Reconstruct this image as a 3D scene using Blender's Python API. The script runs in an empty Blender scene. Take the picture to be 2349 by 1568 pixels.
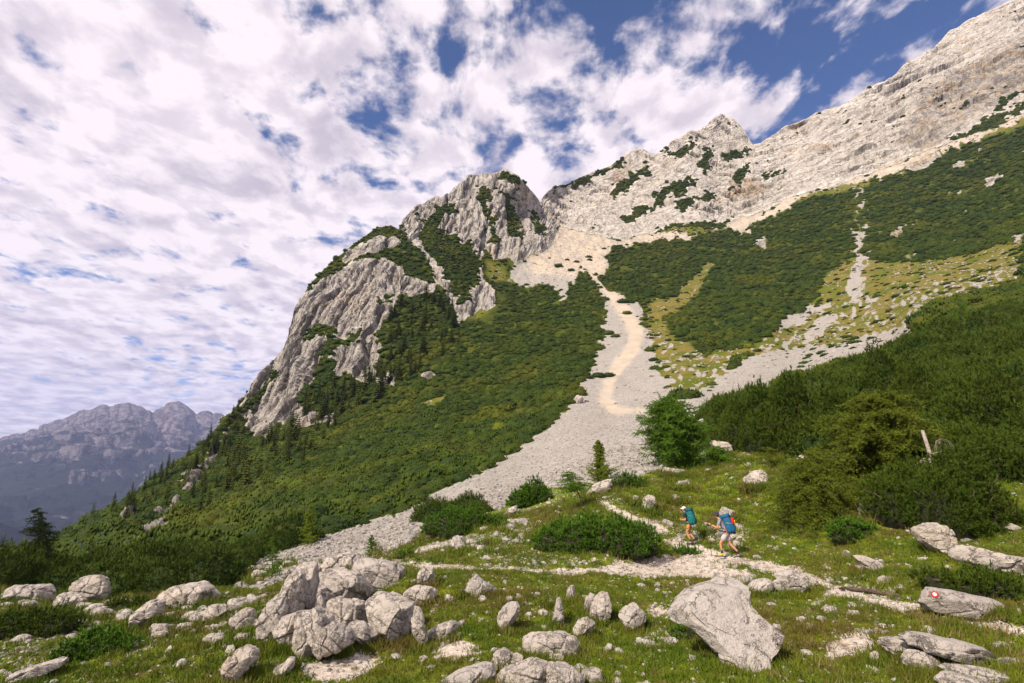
import bpy, bmesh, math, random
import numpy as np
from mathutils import Vector, Matrix, Euler

sc = bpy.context.scene
C = sc.collection
R = math.radians
rng = np.random.default_rng(7)
random.seed(7)

# ------------------------------------------------------------------ camera
# Coordinates below written as (px, py) are directions measured off the view,
# on a 2349 x 1568 picture; they are turned into points with real distances.
PITCH = R(12.3)
FPX = 1174.5
cam_d = bpy.data.cameras.new('camera')
cam_d.sensor_width = 36.0
cam_d.lens = 18.0
cam_d.clip_start = 0.1
cam_d.clip_end = 60000.0
cam = bpy.data.objects.new('camera', cam_d)
C.objects.link(cam)
cam.location = (0, 0, 0)
cam.rotation_euler = (R(90) + PITCH, 0, 0)
sc.camera = cam

sc.view_settings.view_transform = 'Standard'
sc.view_settings.look = 'None'
sc.view_settings.gamma = 1.0
sc.view_settings.use_curve_mapping = False
sc.view_settings.exposure = 0.40

cP, sP = math.cos(PITCH), math.sin(PITCH)


def ray(px, py):
    """direction with y component 1 for a picture position (arrays welcome)"""
    x = (np.asarray(px, float) - 1174.5) / FPX
    y = (784.0 - np.asarray(py, float)) / FPX
    Y = cP - y * sP
    Z = sP + y * cP
    return x / Y, Z / Y


# ------------------------------------------------------------------ node helpers
class NT:
    def __init__(self, tree):
        self.t = tree
        self.n = tree.nodes
        self.l = tree.links

    def node(self, typ, **kw):
        nd = self.n.new(typ)
        for k, v in kw.items():
            if k.startswith('i_'):
                key = k[2:]
                key = int(key) if key.isdigit() else key.replace('_', ' ')
                self.put(nd.inputs[key], v)
            else:
                setattr(nd, k, v)
        return nd

    def put(self, sock, v):
        if isinstance(v, bpy.types.NodeSocket):
            self.l.new(v, sock)
        elif isinstance(v, bpy.types.Node):
            self.l.new(v.outputs[0], sock)
        else:
            if sock.type == 'RGBA' and hasattr(v, '__len__') and len(v) == 3:
                v = (*v, 1.0)
            sock.default_value = v

    def math(self, op, a, b=0.0, c=None, clamp=False):
        nd = self.n.new('ShaderNodeMath')
        nd.operation = op
        nd.use_clamp = clamp
        self.put(nd.inputs[0], a)
        self.put(nd.inputs[1], b)
        if c is not None:
            self.put(nd.inputs[2], c)
        return nd.outputs[0]

    def vmath(self, op, a, b=(0, 0, 0), out=0):
        nd = self.n.new('ShaderNodeVectorMath')
        nd.operation = op
        self.put(nd.inputs[0], a)
        if op == 'SCALE':
            self.put(nd.inputs['Scale'], b)
        else:
            self.put(nd.inputs[1], b)
        return nd.outputs[out]

    def mix(self, f, a, b, mode='MIX'):
        nd = self.n.new('ShaderNodeMix')
        nd.data_type = 'RGBA'
        nd.blend_type = mode
        self.put(nd.inputs[0], f)
        self.put(nd.inputs[6], a)
        self.put(nd.inputs[7], b)
        return nd.outputs[2]

    def noise(self, vec, scale, detail=4, rough=0.55, dist=0.0, out=0):
        nd = self.n.new('ShaderNodeTexNoise')
        self.put(nd.inputs['Vector'], vec)
        nd.inputs['Scale'].default_value = scale
        nd.inputs['Detail'].default_value = detail
        nd.inputs['Roughness'].default_value = rough
        nd.inputs['Distortion'].default_value = dist
        return nd.outputs[out]

    def vor(self, vec, scale, feature='F1', out=0):
        nd = self.n.new('ShaderNodeTexVoronoi')
        nd.feature = feature
        self.put(nd.inputs['Vector'], vec)
        nd.inputs['Scale'].default_value = scale
        return nd.outputs[out]

    def ramp(self, f, lo, hi, a=0.0, b=1.0):
        nd = self.n.new('ShaderNodeMapRange')
        nd.interpolation_type = 'SMOOTHSTEP'
        self.put(nd.inputs[0], f)
        self.put(nd.inputs[1], lo)
        self.put(nd.inputs[2], hi)
        nd.inputs[3].default_value = a
        nd.inputs[4].default_value = b
        return nd.outputs[0]

    def mapping(self, vec, rot=(0, 0, 0), scale=(1, 1, 1), loc=(0, 0, 0)):
        nd = self.n.new('ShaderNodeMapping')
        self.put(nd.inputs['Vector'], vec)
        nd.inputs['Rotation'].default_value = rot
        nd.inputs['Scale'].default_value = scale
        nd.inputs['Location'].default_value = loc
        return nd.outputs[0]

    def bump(self, h, strength=0.5, dist=0.1, normal=None):
        nd = self.n.new('ShaderNodeBump')
        nd.inputs['Strength'].default_value = strength
        nd.inputs['Distance'].default_value = dist
        self.put(nd.inputs['Height'], h)
        if normal is not None:
            self.put(nd.inputs['Normal'], normal)
        return nd.outputs[0]


def new_mat(name):
    m = bpy.data.materials.new(name)
    m.use_nodes = True
    t = NT(m.node_tree)
    t.n.clear()
    out = t.n.new('ShaderNodeOutputMaterial')
    b = t.n.new('ShaderNodeBsdfPrincipled')
    t.l.new(b.outputs[0], out.inputs['Surface'])
    b.inputs['Roughness'].default_value = 0.9
    b.inputs['Specular IOR Level'].default_value = 0.15
    return m, t, b


def flat_mat(name, col, rough=0.8, var=0.12, scale=30.0, spec=0.2):
    m, t, b = new_mat(name)
    co = t.node('ShaderNodeTexCoord').outputs['Object']
    n = t.noise(co, scale, 3)
    c1 = tuple(max(0, c * (1 - var)) for c in col)
    c2 = tuple(min(1, c * (1 + var)) for c in col)
    t.put(b.inputs['Base Color'], t.mix(t.ramp(n, .3, .7), c1, c2))
    b.inputs['Roughness'].default_value = rough
    b.inputs['Specular IOR Level'].default_value = spec
    return m


# ------------------------------------------------------------------ sky and sun
SUN_DIR = Vector((-0.52, -0.52, 0.68)).normalized()     # towards the sun
sun_el = math.asin(SUN_DIR.z)
sun_az = math.atan2(SUN_DIR.x, SUN_DIR.y)                # from +Y clockwise

world = bpy.data.worlds.new('World')
sc.world = world
world.use_nodes = True
w = NT(world.node_tree)
w.n.clear()
wout = w.n.new('ShaderNodeOutputWorld')
bg = w.n.new('ShaderNodeBackground')
w.l.new(bg.outputs[0], wout.inputs['Surface'])
bg.inputs['Strength'].default_value = 0.1
sc.cycles.max_bounces = 5
sc.cycles.diffuse_bounces = 2
sc.cycles.glossy_bounces = 2
sc.cycles.transmission_bounces = 2
sc.cycles.volume_bounces = 1
sky = w.n.new('ShaderNodeTexSky')
sky.sky_type = 'NISHITA'
sky.sun_disc = False
sky.sun_elevation = sun_el
sky.sun_rotation = sun_az
sky.altitude = 1600
sky.air_density = 1.0
sky.dust_density = 0.4
sky.ozone_density = 2.0
blue = w.mix(1.0, sky.outputs[0], (0.50, 0.70, 1.0, 1), 'MULTIPLY')
d = w.node('ShaderNodeTexCoord').outputs['Generated']
sep = w.node('ShaderNodeSeparateXYZ', i_0=d)
dz = w.math('MAXIMUM', sep.outputs[2], 0.0)
den = w.math('ADD', dz, 0.16)
cx = w.math('DIVIDE', sep.outputs[0], den)
cy = w.math('DIVIDE', sep.outputs[1], den)
cp = w.node('ShaderNodeCombineXYZ', i_0=cx, i_1=cy, i_2=0.0).outputs[0]


def cloud_xy(px, py):
    a, b = ray(px, py)
    v = Vector((float(a), 1.0, float(b))).normalized()
    q = v.z + 0.16
    return v.x / q, v.y / q


warp = w.noise(w.mapping(cp, scale=(2.6, 1.8, 1)), 1.0, 2, 0.5, out=1)
cpw = w.vmath('ADD', cp, w.vmath('SCALE', w.vmath('SUBTRACT', warp, (.5, .5, .5)), 0.16))
big = w.noise(w.mapping(cpw, scale=(1.9, 1.5, 1), loc=(3.1, 1.7, 0)), 1.0, 2, 0.5)
cells = w.noise(w.mapping(cpw, scale=(8.2, 7.0, 1), loc=(0.3, 5.2, 0)), 1.0, 8, 0.53)
fine = w.noise(w.mapping(cpw, scale=(19, 14, 1)), 1.0, 6, 0.62)
dens = w.math('ADD', w.math('MULTIPLY', big, 0.30), w.math('MULTIPLY', cells, 0.82))
dens = w.math('ADD', dens, w.math('MULTIPLY', fine, 0.30))
# the open patches of blue: (px, py, radius on the cloud deck, strength)
holes = [(740, 25, .08, .13), (950, 190, .10, .08), (885, 265, .08, .10), (1010, 120, .10, .12), (1280, 25, .16, .13), (1330, 70, .12, .12),
         (1470, 90, .13, .14), (1640, 100, .12, .07), (1860, 60, .12, .02), (1980, 190, .15, .16), (1700, 110, .14, .10), (2150, 100, .25, .06),
         (1300, 270, .15, .13), (1080, 370, .1, .08), (2080, 20, .22, .05), (1120, 310, .12, .08), (650, 330, .05, .10),
         (125, 140, .04, .20), (760, 555, .08, .08), (560, 880, .5, .10), (90, 600, .12, .12), (420, 260, .05, .08),
         (1560, 50, .07, -.10), (1320, 130, .10, -.10), (1180, 170, .12, -.08), (1560, 210, .14, -.10), (2060, 190, .1, -.1), (1750, 190, .1, -.06)]
tot = None
for hx, hy, hr, hs in holes:
    qx, qy = cloud_xy(hx, hy)
    dd = w.vmath('DISTANCE', cp, (qx, qy, 0), out='Value')
    g = w.ramp(dd, 0.0, hr * 1.9, hs, 0.0)
    tot = g if tot is None else w.math('ADD', tot, g)
east = w.ramp(sep.outputs[0], -0.25, 0.55, -0.10, -0.015)
dens = w.math('SUBTRACT', w.math('SUBTRACT', dens, tot), east)
dens = w.math('SUBTRACT', dens, 0.052)
cover = w.ramp(dens, 0.515, 0.70)
lowhaze = w.ramp(sep.outputs[2], 0.0, 0.16, 0.9, 0.0)
cover = w.math('MAXIMUM', cover, lowhaze)
shade_n = w.noise(w.mapping(cpw, scale=(3.4, 2.8, 1), loc=(7, 2, 0)), 1.0, 5, 0.5)
shade_f = w.noise(w.mapping(cpw, scale=(10, 8, 1), loc=(1, 4, 0)), 1.0, 6, 0.55)
sh = w.ramp(shade_n, 0.42, 0.70, 0.0, 0.42)
sh = w.math('ADD', sh, w.ramp(shade_f, 0.36, 0.66, -0.28, 0.44))
sh = w.math('ADD', sh, w.ramp(sep.outputs[2], 0.05, 0.30, 0.35, 0.05), clamp=True)
ccol = w.mix(sh, (8.1, 7.25, 7.6, 1), (4.3, 3.8, 4.6, 1))
skyc = w.mix(cover, blue, ccol)
skyc = w.mix(w.ramp(sep.outputs[2], -0.02, 0.0, 1.0, 0.0), skyc, (3.2, 3.0, 3.6, 1))
w.put(bg.inputs['Color'], skyc)

sun_d = bpy.data.lights.new('sun', 'SUN')
sun_d.energy = 4.4
sun_d.angle = R(1.0)
sun_d.color = (1.0, 0.88, 0.70)
sun = bpy.data.objects.new('sun', sun_d)
C.objects.link(sun)
sun.rotation_euler = SUN_DIR.to_track_quat('Z', 'Y').to_euler()
sun.location = (0, 0, 50)


# ------------------------------------------------------------------ numpy noise
_perm = np.random.default_rng(11).permutation(4096).astype(np.int64)
_grad = np.random.default_rng(12).normal(size=(4096, 3))
_grad /= np.linalg.norm(_grad, axis=1)[:, None]


def pnoise(p):
    p = np.asarray(p, float)
    i = np.floor(p).astype(np.int64)
    f = p - i
    u = f * f * f * (f * (f * 6 - 15) + 10)
    out = 0.0
    for dx in (0, 1):
        wx = u[..., 0] if dx else 1 - u[..., 0]
        hx = _perm[(i[..., 0] + dx) & 4095]
        for dy in (0, 1):
            wy = u[..., 1] if dy else 1 - u[..., 1]
            hy = _perm[(hx + i[..., 1] + dy) & 4095]
            for dz_ in (0, 1):
                wz = u[..., 2] if dz_ else 1 - u[..., 2]
                h = _perm[(hy + i[..., 2] + dz_) & 4095]
                g = _grad[h]
                v = g[..., 0] * (f[..., 0] - dx) + g[..., 1] * (f[..., 1] - dy) + g[..., 2] * (f[..., 2] - dz_)
                out = out + wx * wy * wz * v
    return out * 1.6


def fbm(p, octaves=4, gain=0.5, lac=2.03, ridged=False):
    p = np.asarray(p, float)
    a, s, t = 1.0, 0.0, 0.0
    for k in range(octaves):
        n = pnoise(p + k * 17.3)
        if ridged:
            n = 1 - 2 * np.abs(n)
        s = s + a * n
        t += a
        a *= gain
        p = p * lac
    return s / t


def inpoly(px, py, poly):
    px = np.asarray(px, float)
    py = np.asarray(py, float)
    ins = np.zeros(px.shape, bool)
    n = len(poly)
    xs = [q[0] for q in poly]
    ys = [q[1] for q in poly]
    box = (px >= min(xs)) & (px <= max(xs)) & (py >= min(ys)) & (py <= max(ys))
    if not box.any():
        return ins
    bx, by = px[box], py[box]
    r = np.zeros(bx.shape, bool)
    for k in range(n):
        x1, y1 = poly[k]
        x2, y2 = poly[(k + 1) % n]
        if y1 == y2:
            continue
        c = ((y1 > by) != (y2 > by)) & (bx < (x2 - x1) * (by - y1) / (y2 - y1) + x1)
        r ^= c
    ins[box] = r
    return ins


def near_line(px, py, line):
    """distance to polyline and local half width; line = [(x,y,halfwidth)...]; returns bool"""
    res = np.zeros(np.shape(px), bool)
    for k in range(len(line) - 1):
        x1, y1, w1 = line[k]
        x2, y2, w2 = line[k + 1]
        dx, dy = x2 - x1, y2 - y1
        L = dx * dx + dy * dy
        t = np.clip(((px - x1) * dx + (py - y1) * dy) / L, 0, 1)
        dd = np.hypot(px - x1 - t * dx, py - y1 - t * dy)
        res |= dd < (w1 + (w2 - w1) * t)
    return res


def mesh_from_grid(name, P, mask_faces=None, smooth=True):
    """P: (rows, cols, 3)"""
    nr, nc = P.shape[:2]
    idx = np.arange(nr * nc).reshape(nr, nc)
    q = np.stack([idx[:-1, :-1], idx[1:, :-1], idx[1:, 1:], idx[:-1, 1:]], -1)
    q = q.reshape(-1, 4) if mask_faces is None else q[mask_faces]
    used = np.unique(q)
    remap = np.full(nr * nc, -1, np.int64)
    remap[used] = np.arange(len(used))
    me = bpy.data.meshes.new(name)
    build_mesh(me, P.reshape(-1, 3)[used], remap[q])
    return me, used


def build_mesh(me, V, F, smooth=True):
    V = np.ascontiguousarray(V, np.float32)
    F = np.ascontiguousarray(F, np.int32)
    k = F.shape[1]
    me.vertices.add(len(V))
    me.vertices.foreach_set('co', V.ravel())
    me.loops.add(F.size)
    me.loops.foreach_set('vertex_index', F.ravel())
    me.polygons.add(len(F))
    me.polygons.foreach_set('loop_start', np.arange(0, F.size, k, dtype=np.int32))
    me.polygons.foreach_set('loop_total', np.full(len(F), k, np.int32))
    if smooth:
        me.polygons.foreach_set('use_smooth', np.ones(len(F), bool))
    me.update(calc_edges=True)
    return me


def add_col(me, name, rgb):
    a = me.attributes.new(name, 'FLOAT_COLOR', 'POINT')
    c = np.ones((len(rgb), 4), np.float32)
    c[:, :rgb.shape[1]] = rgb
    a.data.foreach_set('color', c.ravel())


def link(name, me, mat=None, parent=None, label=None, cat=None, group=None, kind=None):
    o = bpy.data.objects.new(name, me)
    C.objects.link(o)
    if mat is not None and me is not None and len(me.materials) == 0:
        for m in (mat if isinstance(mat, (list, tuple)) else [mat]):
            me.materials.append(m)
    if parent is not None:
        o.parent = parent
    tag(o, label, cat, group, kind)
    return o


def tag(o, label=None, cat=None, group=None, kind=None):
    for k, v in (('label', label), ('category', cat), ('group', group), ('kind', kind)):
        if v:
            o[k] = v
    return o


def empty(name, loc, label=None, cat=None, group=None, rz=0.0):
    o = bpy.data.objects.new(name, None)
    C.objects.link(o)
    o.empty_display_size = 0.3
    o.location = loc
    o.rotation_euler = (0, 0, rz)
    return tag(o, label, cat, group)


# ------------------------------------------------------------------ terrain
# (px, py, distance ahead in metres): surveyed points the land passes through
CTRL = [
    # meadow in front
    (1175, 1568, 10.0), (1600, 1568, 9.8), (2000, 1568, 9.3), (2349, 1568, 8.8), (600, 1568, 11.0), (300, 1568, 12.0), (0, 1568, 13.2),
    (-260, 1568, 14.5), (2600, 1568, 8.2), (1175, 1850, 6.0), (0, 1850, 7.4), (2349, 1850, 5.6), (-260, 1850, 8.0), (2600, 1850, 5.3),
    (600, 1400, 17.0), (300, 1450, 16.5), (0, 1450, 19.0), (900, 1420, 15.6), (1300, 1450, 13.4), (1650, 1420, 14.0), (2000, 1440, 12.0), (2349, 1450, 10.6),
    (2600, 1450, 9.8), (900, 1310, 21.5), (1100, 1300, 20.6), (1400, 1310, 19.3), (1700, 1320, 18.0), (1600, 1265, 23.6), (1750, 1280, 21.3),
    (2349, 1300, 14.5), (2000, 1340, 15.6), (1900, 1250, 21.0), (1350, 1150, 31.0), (1100, 1205, 31.0), (930, 1250, 30.0), (1500, 1150, 30.0), (1700, 1150, 28.0),
    (2100, 1230, 19.0), (2349, 1240, 16.5), (2600, 1240, 14.5), (1480, 1080, 34.0), (1700, 1040, 34.0), (2000, 1010, 32.0), (2349, 1000, 27.0), (2600, 1000, 24.0),
    (2349, 850, 45.0), (1900, 900, 58.0), (2100, 800, 80.0), (2200, 700, 112.0), (2349, 700, 95.0), (2600, 700, 80.0), (2600, 500, 220.0), (1750, 985, 46.0),
    (2900, 1850, 5.0), (2900, 1568, 7.6), (2900, 1450, 9.0), (2900, 1240, 12.5), (2900, 1000, 20.0), (2900, 700, 70.0), (2900, 500, 190.0), (2900, 50, 400.0), (2900, -300, 560.0), (-400, 1850, 9.0), (-400, 1568, 16.0), (-400, 1430, 42.0),
    # lower scree and the left
    (720, 1290, 33.0), (560, 1340, 29.0), (300, 1350, 31.0), (0, 1330, 37.0), (-260, 1380, 40.0), (700, 1235, 52.0), (860, 1195, 62.0), (1000, 1160, 58.0), (1200, 1090, 66.0),
    (1000, 1120, 74.0), (1150, 1050, 92.0), (1330, 1000, 88.0), (1400, 950, 118.0), (1330, 900, 145.0), (1430, 800, 200.0), (1400, 680, 300.0), (1300, 600, 385.0), (1280, 520, 490.0), (1240, 460, 560.0),
    (100, 1250, 88.0), (-260, 1390, 60.0), (230, 1180, 125.0), (300, 1250, 72.0), (300, 1135, 155.0), (430, 1040, 195.0), (510, 960, 228.0), (560, 910, 252.0), (500, 1150, 112.0), (600, 1050, 155.0), (700, 1100, 112.0),
    (850, 1090, 98.0), (1000, 1000, 125.0), (1150, 900, 170.0),
    # pine slope and the left crag
    (900, 1000, 150.0), (1000, 850, 208.0), (1150, 760, 255.0), (1080, 720, 285.0), (770, 980, 195.0), (570, 990, 238.0), (640, 990, 212.0), (620, 830, 262.0), (650, 800, 270.0),
    (670, 730, 285.0), (690, 685, 297.0), (740, 620, 322.0), (790, 580, 335.0), (880, 517, 352.0), (940, 560, 345.0), (720, 850, 248.0), (800, 750, 270.0), (870, 650, 300.0), (900, 850, 225.0), (1000, 640, 318.0), (1000, 700, 292.0),
    (925, 505, 385.0), (1000, 452, 410.0), (1090, 400, 440.0), (1165, 392, 440.0), (1215, 430, 445.0), (1240, 520, 425.0), (1200, 580, 385.0), (1100, 600, 350.0), (1100, 500, 395.0), (1170, 650, 340.0),
    # right ridge
    (1330, 530, 475.0), (1430, 545, 462.0), (1500, 535, 472.0), (1300, 420, 560.0), (1400, 378, 572.0), (1470, 340, 578.0), (1515, 345, 582.0), (1657, 265, 592.0), (1725, 330, 596.0), (1745, 328, 596.0), (1560, 430, 530.0),
    (1700, 500, 500.0), (1700, 400, 552.0), (1870, 435, 490.0), (1870, 260, 585.0), (2000, 195, 584.0), (2140, 110, 580.0), (2349, -20, 570.0), (2600, -150, 565.0), (2000, 400, 475.0), (2130, 350, 460.0), (2349, 255, 440.0), (2600, 150, 420.0),
    (2100, 250, 522.0), (2349, 120, 505.0),
    # mid slopes to the right
    (1700, 620, 345.0), (1850, 520, 405.0), (2100, 450, 395.0), (2349, 350, 370.0), (2349, 500, 265.0), (2200, 600, 245.0), (1960, 640, 262.0), (1850, 840, 145.0), (1650, 900, 118.0), (2050, 780, 135.0), (1600, 750, 225.0),
    (1750, 780, 185.0), (2000, 720, 190.0), (1480, 900, 140.0), (1560, 880, 135.0),
]
_c = np.array(CTRL, float)
_cx = _c[:, 0] / 500.0
_cy = _c[:, 1] / 500.0
_cz = np.log(_c[:, 2])


def _phi(r2):
    return 0.5 * r2 * np.log(r2 + 1e-12)


_n = len(_c)
_A = np.zeros((_n + 3, _n + 3))
_A[:_n, :_n] = _phi((_cx[:, None] - _cx[None]) ** 2 + (_cy[:, None] - _cy[None]) ** 2) + np.eye(_n) * 0.004
_A[:_n, _n] = 1
_A[:_n, _n + 1] = _cx
_A[:_n, _n + 2] = _cy
_A[_n:, :_n] = _A[:_n, _n:].T
_w = np.linalg.solve(_A, np.concatenate([_cz, np.zeros(3)]))


def dist_at(px, py):
    px = np.asarray(px, float)
    sh = px.shape
    x = px.ravel() / 500.0
    y = np.asarray(py, float).ravel() / 500.0
    out = np.empty(len(x))
    for s in range(0, len(x), 60000):
        e = s + 60000
        k = _phi((x[s:e, None] - _cx[None]) ** 2 + (y[s:e, None] - _cy[None]) ** 2)
        out[s:e] = k @ _w[:_n] + _w[_n] + _w[_n + 1] * x[s:e] + _w[_n + 2] * y[s:e]
    return np.exp(out).reshape(sh)


def pt(px, py, Y):
    a, b = ray(px, py)
    return np.stack([a * Y, np.asarray(Y, float) * np.ones_like(a), b * Y], -1)


SKYL = [(-500, 1500), (-300, 1420), (-100, 1360), (0, 1318), (60, 1292), (100, 1262), (160, 1222), (230, 1180), (300, 1140), (370, 1090), (430, 1045), (480, 1002), (510, 968), (530, 948),
        (555, 915), (590, 870), (620, 830), (650, 800), (660, 770), (670, 730), (685, 690), (710, 655), (740, 620), (790, 580), (830, 545), (865, 522),
        (890, 518), (905, 522), (918, 528), (922, 505), (950, 478), (985, 456), (1000, 450), (1012, 458), (1050, 422), (1075, 405), (1090, 402), (1110, 398), (1130, 398), (1150, 391), (1165, 391), (1185, 404), (1200, 414),
        (1215, 432), (1228, 446), (1240, 462), (1255, 440), (1275, 427), (1300, 422), (1350, 400), (1400, 380), (1420, 370), (1435, 352), (1450, 348), (1463, 339), (1475, 342), (1490, 352), (1503, 352),
        (1515, 347), (1530, 333), (1555, 318), (1580, 302), (1600, 298), (1620, 286), (1640, 268), (1655, 262), (1675, 270), (1690, 282), (1702, 292), (1715, 312), (1727, 333), (1740, 331), (1755, 322), (1800, 292),
        (1835, 280), (1870, 260), (1920, 245), (1960, 226), (1985, 205), (2000, 196), (2030, 187), (2060, 165), (2085, 138), (2100, 132), (2140, 113), (2160, 92), (2180, 70), (2240, 38), (2300, 12), (2349, -20), (2600, -150), (2900, -310), (3000, -350)]
_sx = np.array([p[0] for p in SKYL], float)
_sy = np.array([p[1] for p in SKYL], float)

U0, U1, DU = -420, 2930, 3.0
NR = 560
cols = np.arange(U0, U1, DU)
NC = len(cols)
top = np.interp(cols, _sx, _sy)
jag = fbm(np.stack([cols / 26.0, cols * 0 + 3.3, cols * 0], -1), 5, 0.6)
top = top - jag * np.where(cols < 640, 3.0, 7.0)
BOT = 1850.0
tt = np.linspace(0, 1, NR)
PX = np.broadcast_to(cols[None], (NR, NC)).copy()
PY = top[None] + (BOT - top[None]) * tt[:, None]
YY = dist_at(PX, PY)
P0 = pt(PX, PY, YY)


def grid_normals(P):
    gu = np.gradient(P, axis=1)
    gv = np.gradient(P, axis=0)
    n = np.cross(gu, -gv)
    n /= np.linalg.norm(n, axis=-1)[..., None] + 1e-9
    return n


N0 = grid_normals(P0)

# --- where each kind of cover lies (outlines followed on the land)
warp1 = fbm(np.stack([PX / 60, PY / 60, PX * 0], -1), 3, 0.6)
warp2 = fbm(np.stack([PX / 60, PY / 60, PX * 0 + 9.1], -1), 3, 0.6)
fine1 = fbm(np.stack([PX / 13, PY / 13, PX * 0 + 2], -1), 3, 0.6)
fine2 = fbm(np.stack([PX / 13, PY / 13, PX * 0 + 5], -1), 3, 0.6)
WX = PX + warp1 * 10 + fine1 * 7
WY = PY + warp2 * 10 + fine2 * 7

ROCK = [
    [(555, 985), (545, 930), (585, 868), (612, 832), (640, 790), (655, 735), (680, 688), (715, 655), (760, 630), (800, 605), (840, 592), (880, 590), (920, 612), (945, 640), (1000, 650), (995, 672), (920, 680), (905, 700), (880, 735), (862, 765), (875, 800), (860, 840),
     (870, 865), (900, 880), (880, 892), (835, 880), (790, 858), (775, 875), (700, 880), (690, 915), (700, 945), (768, 945), (772, 978), (720, 975), (680, 985), (640, 982), (600, 1008)],
    [(780, 592), (815, 565), (865, 540), (912, 546), (925, 560), (870, 572), (820, 590), (790, 605)],
    [(918, 528), (915, 500), (945, 470), (1000, 440), (1050, 400), (1165, 370), (1215, 420), (1245, 450), (1268, 500), (1278, 530), (1265, 568), (1215, 585), (1190, 605), (1160, 592), (1130, 595), (1110, 565), (1100, 590), (1112, 640), (1130, 665), (1135, 705), (1095, 712), (1065, 735),
     (1050, 745), (1035, 700), (1015, 665), (1000, 650), (985, 600), (960, 575), (940, 560)],
    [(1242, 465), (1255, 420), (1300, 380), (1400, 330), (1500, 300), (1650, 200), (1800, 200), (2100, 50), (2349, -100), (3000, -500), (3000, 10), (2349, 258), (2280, 290), (2200, 322), (2130, 347), (2060, 375), (2000, 400), (1930, 423), (1870, 437), (1800, 458), (1760, 485), (1700, 502),
     (1640, 528), (1560, 522), (1500, 535), (1430, 547), (1380, 547), (1330, 532), (1290, 522), (1272, 520)],
    # outcrops on the wooded shoulder
    [(300, 1250), (330, 1205), (365, 1165), (380, 1170), (372, 1190), (400, 1150), (420, 1130), (410, 1165), (385, 1215), (345, 1245)],
    [(262, 1210), (285, 1178), (305, 1170), (320, 1180), (290, 1205), (275, 1218)],
    [(415, 1135), (445, 1085), (475, 1045), (500, 1012), (530, 1010), (540, 1040), (495, 1060), (460, 1100), (430, 1140)],
    [(505, 1000), (520, 975), (530, 978), (515, 1008)], [(400, 1100), (440, 1060), (455, 1062), (415, 1105)],
    [(870, 860), (900, 845), (925, 862), (905, 885), (880, 885)], [(965, 860), (985, 848), (1000, 858), (985, 872), (968, 874)],
    [(1075, 380), (1080, 380), (1080, 381)],
    # knobs in the dwarf pine of the right slope
    [(2070, 385), (2110, 370), (2150, 350), (2165, 362), (2120, 385), (2085, 392)], [(2185, 372), (2210, 368), (2215, 380), (2190, 388)],
    [(2250, 420), (2290, 398), (2310, 405), (2270, 430)], [(1720, 560), (1740, 545), (1760, 560), (1745, 572)], [(2035, 540), (2070, 515), (2082, 520), (2060, 545)],
]
VEG_ON_ROCK = [
    [(700, 778), (728, 752), (760, 750), (768, 775), (762, 810), (775, 865), (745, 932), (698, 930), (690, 905), (722, 860), (748, 802), (746, 768), (720, 772)],
    [(960, 535), (985, 490), (1035, 472), (1050, 482), (1008, 500), (1008, 530), (1045, 545), (1042, 600), (1012, 615), (985, 590), (965, 568)],
    [(1042, 560), (1085, 555), (1102, 640), (1080, 655), (1066, 700), (1050, 690), (1030, 650), (1015, 610)],
    [(1148, 402), (1170, 395), (1195, 410), (1200, 425), (1170, 425)], [(1090, 430), (1110, 425), (1120, 450), (1130, 520), (1145, 560), (1125, 560), (1105, 480)],
    [(1150, 440), (1165, 460), (1185, 500), (1195, 550), (1175, 545), (1160, 490)], [(1212, 470), (1225, 500), (1245, 530), (1232, 535), (1212, 500)],
    [(1250, 440), (1300, 418), (1350, 400), (1400, 378), (1440, 365), (1420, 385), (1350, 415), (1300, 432)], [(1400, 450), (1430, 415), (1460, 390), (1490, 365), (1480, 390), (1450, 420), (1420, 450)],
    [(1515, 350), (1560, 345), (1600, 320), (1590, 345), (1560, 362), (1530, 365)], [(1600, 385), (1620, 350), (1640, 335), (1632, 365), (1615, 392)],
    [(1650, 350), (1690, 345), (1720, 335), (1700, 355), (1660, 368)], [(1510, 440), (1560, 415), (1600, 410), (1560, 440), (1530, 455), (1490, 480), (1500, 455)],
    [(1590, 455), (1640, 440), (1635, 460), (1600, 465)], [(1430, 500), (1470, 475), (1500, 480), (1470, 500), (1440, 515)], [(1540, 475), (1580, 450), (1600, 455), (1570, 480)],
    [(1680, 400), (1710, 365), (1720, 370), (1700, 405), (1670, 430)], [(1740, 400), (1800, 398), (1800, 404), (1750, 408)],
    [(1500, 530), (1580, 510), (1650, 512), (1690, 500), (1640, 530), (1570, 528)], [(2180, 320), (2260, 275), (2349, 235), (2349, 245), (2270, 290), (2200, 330)],
    [(2240, 285), (2290, 235), (2349, 195), (2349, 205), (2300, 245)],
    [(555, 935), (600, 895), (630, 850), (640, 860), (600, 915), (560, 955)], [(620, 1000), (640, 975), (690, 970), (650, 990)],
    [(740, 790), (800, 770), (830, 745), (822, 770), (780, 795)], [(800, 790), (825, 770), (828, 782), (805, 800)], [(860, 690), (905, 672), (890, 695)],
]
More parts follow.
